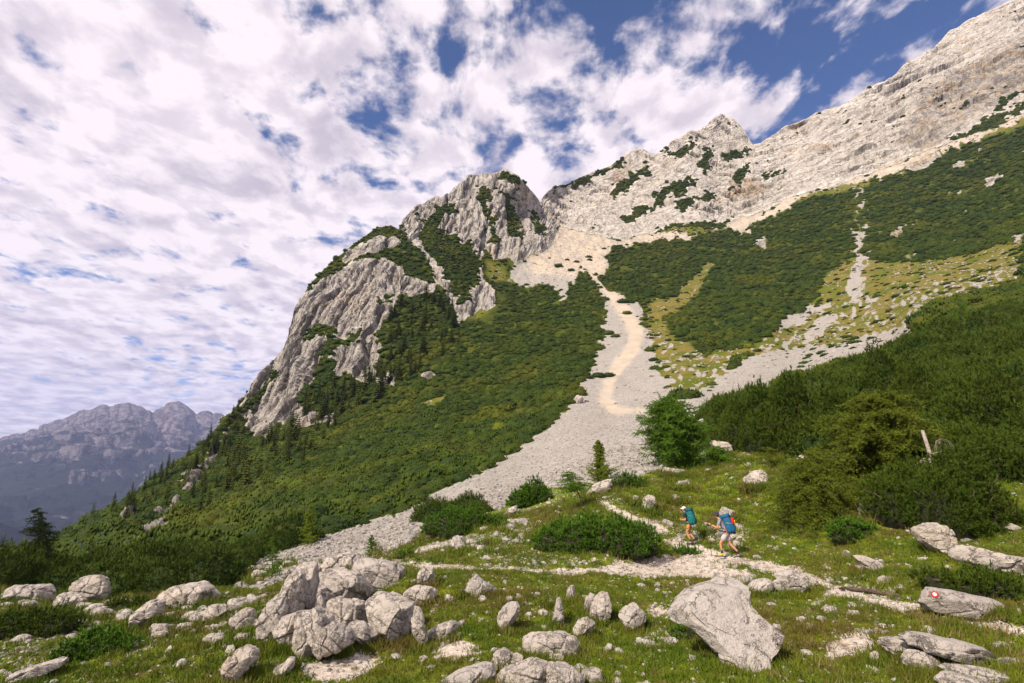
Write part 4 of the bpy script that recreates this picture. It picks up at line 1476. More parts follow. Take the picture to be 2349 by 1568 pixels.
rock('big smooth grey boulder perched at the right top of the cracked outcrop', [(813, 1296), (822, 1288), (838, 1284), (870, 1289), (905, 1299), (921, 1310), (922, 1335), (914, 1378), (880, 1380), (850, 1376), (820, 1378), (816, 1345), (812, 1318)], M_ROCK_G, res=1.5, depth=.9, cracks=.45, planes=8, dY=1.0)
rock('large rounded boulder at the lower right of the cracked outcrop', [(834, 1382), (860, 1368), (892, 1370), (922, 1382), (944, 1390), (946, 1412), (934, 1440), (932, 1464), (905, 1478), (882, 1470), (866, 1450), (840, 1438), (842, 1400)], M_ROCK, res=1.5, depth=.9, cracks=.8, planes=12)
rock('narrow upright slab leaning on the right end of the outcrop', [(945, 1395), (960, 1393), (969, 1415), (976, 1445), (980, 1475), (970, 1494), (960, 1478), (947, 1452)], M_ROCK, depth=.6)

R_ = [
    ('broad flat topped boulder at the left edge beside the low pines', [(-20, 1375), (0, 1362), (20, 1350), (60, 1345), (95, 1343), (105, 1352), (104, 1378), (98, 1390), (75, 1388), (40, 1374), (10, 1382)], M_ROCK_G),
    ('small rounded rock tucked under the flat boulder on the left edge', [(35, 1400), (48, 1384), (70, 1380), (78, 1390), (76, 1402), (55, 1404)], M_ROCK_G),
    ('tall blocky boulder split by upright cracks against the left pine thicket', [(164, 1365), (172, 1345), (180, 1325), (208, 1325), (232, 1322), (237, 1345), (229, 1382), (205, 1390), (180, 1388), (168, 1380)], M_ROCK),
    ('low heap of pale rock below the blocky split boulder', [(107, 1397), (120, 1375), (150, 1362), (178, 1375), (180, 1394), (150, 1402), (118, 1405)], M_ROCK),
    ('dark shaded round boulder at the tip of the left pine bush', [(80, 1450), (90, 1430), (110, 1418), (125, 1418), (127, 1436), (112, 1450), (90, 1456)], M_ROCK_G),
    ('long pale slab rising to a crest in front of the dark thicket', [(345, 1380), (365, 1370), (420, 1345), (455, 1340), (470, 1350), (487, 1376), (465, 1394), (430, 1397), (405, 1390), (370, 1394), (350, 1390)], M_ROCK),
    ('arched weathered rock at the lower left end of the long slab', [(294, 1442), (300, 1415), (320, 1395), (345, 1380), (364, 1380), (362, 1408), (335, 1415), (317, 1432), (300, 1448)], M_ROCK),
    ('low mid grey rock between the long slab and the cracked outcrop', [(518, 1392), (530, 1378), (560, 1372), (580, 1375), (580, 1392), (555, 1402), (530, 1404)], M_ROCK_G),
    ('pair of pointed leaning rocks left of the cracked outcrop', [(519, 1450), (530, 1425), (555, 1400), (576, 1400), (580, 1432), (562, 1455), (545, 1452)], M_ROCK),
    ('tall ribbed shard of rock at the bottom edge left of the gravel patch', [(500, 1575), (510, 1535), (535, 1500), (552, 1492), (587, 1486), (577, 1522), (547, 1557), (520, 1580)], M_ROCK),
    ('thin flat plate of rock above the ribbed shard', [(583, 1492), (600, 1482), (637, 1477), (637, 1487), (600, 1497)], M_ROCK),
    ('small kinked white rock left of the gravel patch', [(624, 1552), (628, 1535), (650, 1525), (660, 1512), (671, 1514), (669, 1537), (645, 1547), (632, 1564)], M_ROCK),
    ('small ribbed rock above the ribbed shard and left of the plate', [(533, 1477), (545, 1456), (571, 1455), (567, 1470), (540, 1480)], M_ROCK),
    ('smooth low stone in the middle of the left gravel streak', [(341, 1469), (355, 1453), (380, 1449), (379, 1460), (355, 1470)], M_ROCK_G),
    ('long low slab emerging from turf in the bottom left corner', [(0, 1567), (40, 1545), (90, 1530), (128, 1517), (134, 1530), (90, 1550), (40, 1572), (5, 1580)], M_ROCK_S),
    ('small flat stone just below the long slab crest', [(412, 1420), (430, 1405), (453, 1403), (456, 1417), (430, 1427)], M_ROCK),
    ('broken pale rocks between slab and pointed pair', [(455, 1412), (480, 1392), (509, 1389), (512, 1404), (485, 1427), (460, 1434)], M_ROCK),
    ('upright stone just above the ribbed shard', [(655, 1482), (662, 1466), (676, 1466), (678, 1484), (668, 1494)], M_ROCK),
    ('tapering stone poking from the turf right of the grey perched boulder', [(953, 1347), (962, 1310), (975, 1302), (993, 1304), (996, 1327), (976, 1347), (963, 1350)], M_ROCK),
    ('broad low boulder right beside the rounded boulder of the outcrop', [(920, 1377), (934, 1355), (955, 1347), (986, 1351), (1002, 1363), (987, 1382), (955, 1396), (933, 1387)], M_ROCK),
    ('triangular pale slab set into the grass bank under the path', [(1064, 1364), (1075, 1340), (1090, 1322), (1111, 1340), (1140, 1358), (1115, 1369), (1080, 1371)], M_ROCK_S),
    ('tall block leaning in the grass with a small stone on top', [(1141, 1437), (1145, 1410), (1160, 1388), (1191, 1384), (1188, 1407), (1171, 1437), (1155, 1450)], M_ROCK_G),
    ('little stone resting above the tall leaning block', [(1156, 1390), (1160, 1372), (1172, 1367), (1179, 1380), (1168, 1392)], M_ROCK),
    ('elongated rock right of the outcrop above the pile of rubble', [(976, 1457), (1000, 1440), (1030, 1429), (1049, 1440), (1042, 1457), (1010, 1463), (980, 1473)], M_ROCK),
    ('slim leaning stone left of the little white pillar', [(1267, 1432), (1274, 1400), (1281, 1374), (1293, 1375), (1291, 1405), (1295, 1423), (1280, 1437)], M_ROCK_G),
    ('little white stone pillar in the middle of the grass bank', [(1300, 1380), (1299, 1362), (1303, 1346), (1316, 1344), (1320, 1362), (1322, 1380), (1312, 1386)], M_ROCK),
    ('thin grey slab leaning against the cracked standing stone', [(1339, 1407), (1345, 1380), (1355, 1363), (1367, 1370), (1364, 1397), (1350, 1410)], M_ROCK_G),
    ('cracked standing stone above the round dark bottomed boulder', [(1354, 1417), (1361, 1385), (1375, 1364), (1393, 1361), (1404, 1390), (1397, 1414), (1370, 1429)], M_ROCK),
    ('round boulder with a dark shaded bottom in the grass', [(1315, 1447), (1330, 1427), (1350, 1419), (1365, 1430), (1362, 1452), (1340, 1465), (1320, 1460)], M_ROCK),
    ('small pointed stone left of the slim leaning stone', [(1253, 1385), (1262, 1374), (1279, 1382), (1268, 1395)], M_ROCK),
    ('heart shaped pair of smooth slabs right of the standing stones', [(1423, 1417), (1435, 1397), (1457, 1387), (1463, 1400), (1484, 1412), (1477, 1432), (1445, 1446), (1430, 1432)], M_ROCK_S),
    ('wide white bedrock hump low in the middle of the picture', [(1202, 1507), (1203, 1475), (1225, 1461), (1245, 1456), (1290, 1458), (1322, 1470), (1328, 1497), (1300, 1512), (1270, 1517), (1240, 1510)], M_ROCK),
    ('jagged ribbed rock left of the wide white hump', [(1123, 1532), (1135, 1505), (1155, 1491), (1172, 1500), (1190, 1515), (1165, 1532), (1140, 1547)], M_ROCK),
    ('leftmost bedrock slab along the bottom edge', [(1008, 1580), (1060, 1547), (1120, 1529), (1138, 1545), (1090, 1590)], M_ROCK_S),
    ('middle bedrock slab along the bottom edge under the jagged rock', [(1120, 1580), (1165, 1545), (1225, 1521), (1262, 1535), (1252, 1590)], M_ROCK),
    ('right bedrock slab along the bottom edge under the white hump', [(1243, 1580), (1258, 1527), (1300, 1534), (1347, 1568), (1322, 1595)], M_ROCK),
    ('broken slab beside the hiking trail nearest the great tilted slab', [(1722, 1362), (1724, 1345), (1735, 1334), (1772, 1328), (1762, 1362), (1740, 1374)], M_ROCK_S),
    ('second broken slab beside the trail, in the middle of the row', [(1766, 1364), (1770, 1345), (1790, 1328), (1814, 1333), (1817, 1362), (1795, 1368)], M_ROCK_S),
    ('large third broken slab of the row below the hiking trail', [(1785, 1325), (1830, 1309), (1852, 1340), (1857, 1362), (1825, 1368), (1808, 1340)], M_ROCK_S),
    ('rightmost broken slab of the row, next to a dry grass tussock', [(1830, 1324), (1855, 1317), (1872, 1330), (1880, 1347), (1860, 1353), (1842, 1343)], M_ROCK),
    ('narrow capping slab along the top of the great tilted slab', [(1652, 1352), (1690, 1329), (1720, 1326), (1737, 1335), (1692, 1350), (1660, 1361)], M_ROCK_S),
    ('pointed shard with dark underside right of the trail', [(1966, 1275), (1990, 1280), (2015, 1293), (2030, 1308), (2010, 1318), (1996, 1310)], M_ROCK_G),
    ('small upright egg shaped stone left of the pointed shard', [(1933, 1277), (1940, 1263), (1952, 1267), (1951, 1284), (1938, 1286)], M_ROCK),
    ('thick rounded block at the left end of the bottom right ledges', [(2035, 1477), (2050, 1467), (2080, 1469), (2120, 1489), (2140, 1500), (2110, 1514), (2080, 1517), (2050, 1497)], M_ROCK),
    ('long sloping beam of bedrock topping the bottom right ledges', [(2080, 1463), (2110, 1459), (2170, 1467), (2240, 1486), (2292, 1504), (2300, 1532), (2270, 1527), (2200, 1507), (2130, 1490), (2090, 1477)], M_ROCK_G),
    ('rounded rock split by a level crack under the long beam', [(2088, 1517), (2100, 1497), (2125, 1499), (2160, 1520), (2142, 1547), (2115, 1551), (2093, 1532)], M_ROCK),
    ('block cut off by the right edge beyond the long beam', [(2300, 1512), (2349, 1515), (2382, 1530), (2349, 1543), (2303, 1533)], M_ROCK),
    ('flat ledge running under the long beam to the right edge', [(2172, 1532), (2250, 1539), (2330, 1559), (2360, 1580), (2260, 1578), (2190, 1548)], M_ROCK_S),
    ('lowest pale ledge in the bottom right corner', [(2165, 1575), (2200, 1550), (2243, 1560), (2300, 1580), (2230, 1600)], M_ROCK),
    ('small white stone standing on top of the long beam', [(2117, 1457), (2125, 1440), (2138, 1438), (2148, 1453), (2140, 1463)], M_ROCK),
    ('small grey stone in the eroded turf above the right edge ledges', [(2285, 1482), (2300, 1473), (2313, 1480), (2311, 1502), (2295, 1499)], M_ROCK),
    ('little upright white stone in the grass between slab and ledges', [(1996, 1517), (2003, 1499), (2015, 1495), (2012, 1513), (2000, 1521)], M_ROCK),
    ('small pale stone at the lower end of the short side track', [(1841, 1447), (1850, 1431), (1867, 1432), (1865, 1450), (1850, 1452)], M_ROCK),
    ('big overhanging boulder between the drooping larch and the dark pines', [(1993, 1167), (2005, 1150), (2020, 1140), (2045, 1140), (2070, 1124), (2102, 1135), (2117, 1155), (2120, 1180), (2080, 1188), (2050, 1198), (2010, 1198)], M_ROCK_G),
    ('upper half of the pale slab descending right of the overhanging boulder', [(2078, 1195), (2092, 1179), (2130, 1187), (2157, 1202), (2130, 1214), (2095, 1210)], M_ROCK),
    ('lower half of the pale slab tapering down into the grass', [(2105, 1212), (2130, 1203), (2167, 1206), (2174, 1225), (2182, 1255), (2196, 1275), (2170, 1273), (2145, 1257), (2125, 1242)], M_ROCK),
    ('long rock rib running out of the picture below the dark pines', [(2198, 1275), (2215, 1257), (2250, 1263), (2300, 1279), (2349, 1287), (2400, 1300), (2400, 1317), (2330, 1310), (2270, 1304), (2225, 1292)], M_ROCK),
    ('white boulder above the drooping larch', [(1826, 1072), (1840, 1047), (1856, 1049), (1860, 1070), (1882, 1082), (1860, 1086), (1835, 1080)], M_ROCK),
    ('low white rock under the pine bank left of the domed larch', [(1913, 1070), (1935, 1059), (1960, 1062), (1952, 1077), (1925, 1077)], M_ROCK),
    ('oval mottled boulder standing in the grass above the trail', [(1474, 1162), (1478, 1142), (1490, 1136), (1503, 1142), (1503, 1162), (1490, 1177), (1479, 1174)], M_ROCK),
    ('smaller upright stone left of the oval mottled boulder', [(1449, 1152), (1455, 1137), (1464, 1139), (1464, 1157), (1454, 1160)], M_ROCK),
    ('bedrock rib beneath the small larch where the trail starts', [(1350, 1132), (1362, 1114), (1390, 1104), (1416, 1099), (1420, 1122), (1380, 1127), (1372, 1142), (1357, 1142)], M_ROCK),
    ('low pale rock in front of the big green larch', [(1519, 1087), (1535, 1074), (1560, 1077), (1584, 1085), (1570, 1094), (1535, 1094)], M_ROCK),
    ('rough pale rock half hidden by the left boughs of the drooping larch', [(1712, 1102), (1730, 1084), (1760, 1079), (1767, 1112), (1740, 1122), (1724, 1114)], M_ROCK),
    ('pointed rock directly behind the hiker in grey', [(1653, 1182), (1660, 1164), (1682, 1171), (1692, 1190), (1672, 1200)], M_ROCK),
    ('small crooked stone in the grass above the first hiker', [(1546, 1117), (1560, 1107), (1583, 1101), (1580, 1117), (1565, 1122)], M_ROCK),
    ('low stone just above the head of the hiker with the teal backpack', [(1540, 1147), (1550, 1134), (1563, 1144), (1561, 1154), (1545, 1154)], M_ROCK),
    ('small round stone between the two hikers', [(1619, 1220), (1626, 1209), (1633, 1215), (1631, 1226), (1622, 1226)], M_ROCK),
    ('grey rock behind the big green larch at the edge of the pine bank', [(1598, 967), (1618, 957), (1641, 960), (1657, 975), (1640, 992), (1610, 987)], M_ROCK_G),
    ('tumbled pale rocks between the big green larch and the pine bank', [(1631, 1012), (1660, 1014), (1692, 1035), (1682, 1050), (1650, 1042)], M_ROCK),
    ('leaning rock with rubble on the grass left of the long pine shrub', [(1033, 1252), (1040, 1234), (1052, 1230), (1062, 1245), (1070, 1264), (1045, 1269)], M_ROCK),
    ('round boulder at the edge of the thicket on the middle scree', [(1167, 1036), (1170, 1025), (1180, 1022), (1187, 1031), (1180, 1040)], M_ROCK_G),
    ('single white block high on the left edge of the scree', [(1316, 919), (1322, 907), (1336, 909), (1339, 921), (1325, 927)], M_ROCK_G),
    ('angular stone between the two dwarf pine bushes by the scree', [(1155, 1182), (1168, 1165), (1187, 1161), (1183, 1177), (1165, 1186)], M_ROCK),
]
for lab, poly, mt in R_:
    rock(lab, poly, mt, res=1.0, depth=.8, dY=0.0)

# knuckles of bedrock breaking through the turf
BED = [([(255, 1430), (400, 1400), (520, 1385), (620, 1395), (600, 1470), (520, 1480), (420, 1470), (300, 1500)], 15, 'knuckle of pale bedrock breaking the turf between the long slab and the cracked outcrop', 'bedrock knuckles left of the cracked outcrop'),
       ([(1030, 1530), (1130, 1510), (1200, 1500), (1330, 1500), (1380, 1560), (1040, 1575)], 7, 'low lump of bedrock between the slabs at the bottom centre', 'bedrock lumps at the bottom centre'),
       ([(1960, 1300), (2100, 1320), (2130, 1370), (1960, 1350), (1900, 1320)], 8, 'squat pale rock in the rubble field above the fallen log', 'squat rocks above the fallen log'),
       ([(2150, 1520), (2349, 1540), (2349, 1565), (2100, 1568)], 6, 'flat piece of bedrock beside the ledges at the bottom right', 'flat bedrock pieces at the bottom right'),
       ([(985, 1215), (1080, 1195), (1210, 1190), (1210, 1270), (1060, 1282), (980, 1262)], 9, 'pale rock in the stony patch between the dwarf pine bushes', 'rocks in the stony patch between the bushes'),
       ([(560, 1290), (700, 1262), (860, 1250), (880, 1280), (700, 1320), (560, 1345)], 10, 'pale block resting on the foot of the scree behind the outcrop', 'blocks on the foot of the scree'),
       ([(40, 1380), (260, 1370), (260, 1410), (120, 1430), (60, 1420)], 6, 'small pale rock between the boulders at the far left', 'small rocks among the far left boulders')]
rb = random.Random(5)
for poly, n_, lab, grp in BED:
    xs_, ys_ = [p[0] for p in poly], [p[1] for p in poly]
    k = 0
    while k < n_:
        x, y = rb.uniform(min(xs_), max(xs_)), rb.uniform(min(ys_), max(ys_))
        if not inpoly(np.array([x]), np.array([y]), poly)[0]:
            continue
        k += 1
        rx_ = rb.uniform(9, 24) * (y / 1450) ** 3
        ry_ = rx_ * rb.uniform(.45, .95)
        m_ = rb.randint(6, 9)
        pl = []
        for q in range(m_):
            an = 2 * math.pi * q / m_ + rb.uniform(-.25, .25)
            f_ = rb.uniform(.7, 1.15)
            pl.append((x + rx_ * f_ * math.cos(an) + ry_ * .3 * math.sin(an), y - ry_ * f_ * math.sin(an)))
        o = rock(lab, pl, rb.choice([M_ROCK, M_ROCK, M_ROCK_S]), name='bedrock_lump', cat='rock', res=.6, depth=.9, planes=12)
        o['group'] = grp

# the great tilted slab, its face leaning back
rock('great tilted grey slab with an undercut left edge and layered face', [(1549, 1424), (1556, 1408), (1570, 1390), (1592, 1369), (1622, 1358), (1655, 1350), (1700, 1336), (1720, 1345), (1716, 1362), (1722, 1394), (1740, 1418), (1778, 1450), (1745, 1472), (1744, 1502), (1724, 1530), (1692, 1543), (1664, 1510), (1632, 1477), (1598, 1447), (1566, 1436)],
     M_ROCK_S, res=1.8, depth=.8, lean=1.3, cracks=.58, planes=3, dY=.0, faces=[((.12, -.72, .68), .42), ((-.8, -.5, -.3), .72), ((.1, -.1, 1), .80)])
mk = rock('smooth oblong grey boulder with a red and white trail mark', [(2130, 1387), (2131, 1366), (2142, 1352), (2175, 1356), (2220, 1366), (2262, 1373), (2290, 1390), (2300, 1402), (2280, 1415), (2220, 1415), (2160, 1411), (2139, 1402)], M_ROCK_G, res=1.3, depth=.7, cracks=.35, planes=7)
# painted trail mark: ring and dot laid on the stone face
M_RED = flat_mat('red_paint', (0.42, 0.02, 0.03), .7, .25, 60)
M_WHT = flat_mat('white_paint', (0.78, 0.74, 0.70), .7, .12, 60)
bpy.context.view_layer.update()


def on_surface(o, px, py):
    a, b_ = ray(px, py)
    dv = Vector((float(a), 1.0, float(b_))).normalized()
    inv = o.matrix_world.inverted()
    ok, loc, nrm, _ = o.ray_cast(inv @ Vector((0, 0, 0)), inv.to_3x3() @ dv)
    return ok, loc, nrm


ok, loc, nrm = on_surface(mk, 2144, 1364)
if ok:
    for (r0, r1, mt, nm, off) in ((.030, .058, M_RED, 'red_ring', .010), (.0, .030, M_WHT, 'white_dot', .012)):
        u = nrm.cross(Vector((0, 0, 1))).normalized()
        v = nrm.cross(u)
        V, F = [], []
        K = 28
        for k in range(K):
            an = 2 * math.pi * k / K
            for rr_ in ((r0, r1) if r0 > 0 else (r1,)):
                p0 = loc + (u * math.cos(an) + v * math.sin(an)) * rr_ * 1.15
                hit, l2, n2, _ = mk.ray_cast(p0 + nrm * .15, -nrm)
                V.append(tuple((l2 if hit and (l2 - p0).length < .1 else p0) + nrm * off))
        bm = bmesh.new()
        vs = [bm.verts.new(q) for q in V]
        if r0 > 0:
            for k in range(K):
                bm.faces.new((vs[2 * k], vs[2 * k + 1], vs[(2 * k + 3) % (2 * K)], vs[(2 * k + 2) % (2 * K)]))
        else:
            cvt = bm.verts.new(tuple(loc + nrm * off))
            for k in range(K):
                bm.faces.new((vs[k], vs[(k + 1) % K], cvt))
        me = bpy.data.meshes.new(nm)
        bm.to_mesh(me)
        bm.free()
        link(nm, me, mt, mk)
else:
    print('NO MARK')


# ------------------------------------------------------------------ stones
def stone_template(name, seed, sub=2):
    bm = bmesh.new()
    bmesh.ops.create_icosphere(bm, subdivisions=sub, radius=1.0)
    V = np.array([v.co[:] for v in bm.verts])
    r_ = np.random.default_rng(seed)
    V *= np.array([1, .8, .62]) * (1 + .25 * r_.normal(size=3)).clip(.6, 1.4)
    for k in range(9):
        nrm = r_.normal(size=3)
        nrm /= np.linalg.norm(nrm)
        ext = (V @ nrm).max()
        V -= nrm * np.maximum(V @ nrm - ext * (.55 + .3 * r_.random()), 0)[:, None]
    V += V * (fbm(V * 1.7 + seed, 3) * .16)[:, None]
    for v, q in zip(bm.verts, V):
        v.co = q
    me = bpy.data.meshes.new(name)
    bm.to_mesh(me)
    bm.free()
    me.materials.append(M_STONE)
    return me


stone_me = [stone_template('stone', 40 + k) for k in range(10)]
stone_lo = [stone_template('pebble', 70 + k, 1) for k in range(5)]
stone_to = [bpy.data.objects.new('pebble_template', m_) for m_ in stone_lo]
M_SCREE = rock_material('scree_block', (0.42, 0.39, 0.36), (0.29, 0.27, 0.255), (0.38, 0.32, 0.27), 4.0, .5, .3)
scree_to = []
for m_ in stone_lo:
    m2_ = m_.copy()
    m2_.materials.clear()
    m2_.materials.append(M_SCREE)
    scree_to.append(bpy.data.objects.new('scree_template', m2_))

rubble = anyp([
    [(985, 1470), (1040, 1455), (1100, 1480), (1150, 1500), (1130, 1525), (1060, 1530), (1000, 1510)],
    [(1080, 1220), (1180, 1190), (1240, 1200), (1200, 1240), (1100, 1280), (1020, 1280), (1000, 1262)],
    [(1880, 1320), (1960, 1325), (2060, 1350), (2120, 1370), (2110, 1395), (2040, 1375), (1900, 1350)],
    [(1950, 1300), (2060, 1310), (2090, 1340), (2000, 1345)], [(1400, 1200), (1500, 1190), (1560, 1200), (1720, 1210), (1700, 1260), (1560, 1230)],
    [(0, 1480), (100, 1440), (180, 1400), (330, 1410), (250, 1440), (130, 1490), (60, 1540), (0, 1530)],
    [(1330, 1290), (1420, 1275), (1560, 1275), (1700, 1300), (1600, 1318), (1400, 1308)],
    [(560, 1480), (640, 1450), (600, 1540), (540, 1560)], [(1880, 1480), (1960, 1440), (2060, 1430), (2000, 1490), (1900, 1520)],
    [(1440, 1470), (1520, 1440), (1540, 1480), (1480, 1500)], [(2300, 1400), (2349, 1400), (2349, 1420), (2290, 1420)], [(150, 1380), (300, 1375), (300, 1400), (160, 1412)],
    [(430, 1390), (600, 1370), (640, 1360), (600, 1420), (480, 1450), (400, 1440)], [(1100, 1270), (1330, 1275), (1330, 1300), (1100, 1296)], [(1350, 1120), (1440, 1160), (1480, 1200), (1400, 1180)],
])
# stones one could point at, each its own object
P, i, j = sample(rubble & meadow & ~path, 1.5, 190)
P2, i2, j2 = sample(meadow & (PX > -20) & (PX < 2370) & (PY < 1575) & (patchy > -.1), .16, 110)
used = [q for q in zip(np.concatenate([P, P2]), [0] * len(P) + [1] * len(P2))]
for k, (q, kind_) in enumerate(used):
    o = bpy.data.objects.new('stone', stone_me[k % len(stone_me)])
    C.objects.link(o)
    s = random.uniform(.07, .23) * (1.0 if kind_ == 0 else .85) * (1.3 if random.random() < .15 else 1)
    s *= min(1.5, max(.8, q[1] / 16))
    o.scale = (s, s, s * random.uniform(.7, 1.1))
    o.rotation_euler = (random.uniform(-.3, .3), random.uniform(-.3, .3), random.uniform(0, 6.28))
    o.location = (q[0], q[1], q[2] + s * .12)
    if kind_ == 0:
        tag(o, 'loose pale stone lying in the rubble patches of the meadow', 'stone', 'loose stones in the rubble patches of the meadow')
    else:
        tag(o, 'loose pale stone lying scattered over the meadow turf', 'stone', 'single stones scattered over the meadow turf')


def scatter_stones(name, mask, dens, smin, smax, lim, label, cat, pw=2.2, zf=.8, densarr=None):
    P, i, j = sample(mask, dens, lim)
    n = len(P)
    s = smin + (smax - smin) * rng.random(n) ** pw
    rot = rng.random((n, 3)) * np.array([.7, .7, 6.28])
    P = P + np.array([0, 0, .1]) * s[:, None]
    print(name, n)
    return gn_scatter(name, P, rot, np.stack([s, s, s * zf], -1), scree_to if name.startswith('scree') else stone_to, rng.integers(0, 5, n), label, cat)


inv2 = (PX > -220) & (PX < 2720) & (PY < 1660)
scatter_stones('rubble', (rubble | path) & meadow & inv2, 46.0, .018, .12, 30000, 'dense rubble of small pale stones in patches over the meadow and along the trail', 'rubble', 2.5)
scatter_stones('gravel', meadow & inv2 & (patchy + fine1 * .5 > -.4), 24.0, .014, .075, 30000, 'fine white chips of stone sprinkled through the meadow grass', 'gravel', 2.5)
scatter_stones('embedded_stone', meadow & inv2 & (fine2 + warp1 * .6 > .0), 3.6, .05, .24, 7500, 'bigger pale stones half sunk in bands through the meadow turf', 'stones', 3.0)
scatter_stones('scree_stone', scree_m & inv2 & (YY < 60), 9.0, .05, .34, 12000, 'coarse pale blocks at the foot of the scree', 'scree', 3.5)
scatter_stones('scree_stone', scree_m & ~trackm & inv2 & (YY >= 60) & (YY < 130), 2.6, .07, .30, 16000, 'pale stones covering the middle of the scree fan', 'scree', 3.5)
scatter_stones('scree_stone', (scree_m | yel) & ~trackm & inv2 & (YY >= 130) & (YY < 560) & (fine1 > -.2), .13, .2, 1.15, 12000, 'scattered blocks on the upper scree and the ochre grass', 'scree', 3.0)


# ------------------------------------------------------------------ turf
def grass_mat():
    m, t, b = new_mat('turf_blades')
    tint = t.node('ShaderNodeAttribute', attribute_name='tint').outputs['Fac']
    pos = t.node('ShaderNodeNewGeometry').outputs['Position']
    rnd = t.node('ShaderNodeObjectInfo').outputs['Random']
    c = t.mix(t.ramp(t.noise(pos, .5, 5, .65), .35, .65), (0.080, 0.135, 0.008), (0.160, 0.190, 0.014))
    c = t.mix(t.ramp(t.noise(pos, .22, 4, .6), .50, .66), c, (0.150, 0.120, 0.026))
    c = t.mix(t.ramp(rnd, .86, .95), c, (0.22, 0.155, 0.065))
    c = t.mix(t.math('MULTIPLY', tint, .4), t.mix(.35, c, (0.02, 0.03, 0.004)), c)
    t.put(b.inputs['Base Color'], c)
    b.inputs['Roughness'].default_value = .6
    b.inputs['Specular IOR Level'].default_value = .15
    return m


M_GRASS = grass_mat()


def grass_template(name, seed, n=26, h=.085, rad=.13):
    mb = MB()
    b_ = rng.normal(size=(n, 3)) * np.array([rad, rad, 0]) * .6
    b_[:, 2] = -.01
    ax = np.stack([rng.normal(size=n) * .5, rng.normal(size=n) * .5, np.ones(n)], -1)
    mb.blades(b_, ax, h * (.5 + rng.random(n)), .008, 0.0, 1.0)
    o = bpy.data.objects.new(name, mb.mesh(name))
    o.data.materials.append(M_GRASS)
    return o


gt = [grass_template('turf_template', k, 26 + 6 * k, .06 + .02 * k, .12 + .02 * k) for k in range(4)]
gm = meadow & ~path & inv2 & (YY < 36) & ~(rubble & (fine2 > .12))
P, i, j = sample(gm, np.clip(60 * (12 / YY) ** 1.4, 7, 52), 36000)
n = len(P)
s = (.6 + .7 * rng.random(n) + (patchy[i, j] > .35) * .5) * np.clip(YY[i, j] / 17, 1, 1.9)
print('turf', n)
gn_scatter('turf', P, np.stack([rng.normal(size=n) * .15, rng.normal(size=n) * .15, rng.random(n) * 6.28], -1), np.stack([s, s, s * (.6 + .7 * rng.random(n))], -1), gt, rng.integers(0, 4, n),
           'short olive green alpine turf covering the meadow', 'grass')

# longer grass grown against the feet of the rocks
for poly, dp, dy_ in D_PARTS:
    ROCK_POLYS.append(poly)
gp, gs = [], []
for poly in ROCK_POLYS:
    xs_, ys_ = np.array([p[0] for p in poly], float), np.array([p[1] for p in poly], float)
    if ys_.max() > 1590 or ys_.max() < 1080:
        continue
    cxx, cyy = xs_.mean(), ys_.mean()
    wpx = xs_.max() - xs_.min()
    for q in range(int(wpx * 1.3) + 8):
        f = rng.random()
        x = xs_.min() + wpx * (f * 1.06 - .03)
        ph = np.array([-(.25 + .5 * rng.random()) * math.pi])
        # lower outline of the stone at this x
        k = np.argsort(np.abs(xs_ - x))[:4]
        yb = max(ys_[k].max(), cyy)
        gp.append((x, yb + rng.normal() * 2.5 - 1.0))
gp = np.array(gp)
Pg, _n = ground_at(gp[:, 0], gp[:, 1])
Pg[:, 1] -= .04
n = len(Pg)
s = (.7 + 1.1 * rng.random(n)) * np.clip(Pg[:, 1] / 17, .8, 1.7)
print('skirt', n)
gn_scatter('rock_skirt_grass', Pg, np.stack([rng.normal(size=n) * .2, rng.normal(size=n) * .2, rng.random(n) * 6.28], -1), np.stack([s, s, s * (.9 + .9 * rng.random(n))], -1), gt, rng.integers(0, 4, n),
           'longer grass growing against the feet of the boulders', 'grass')

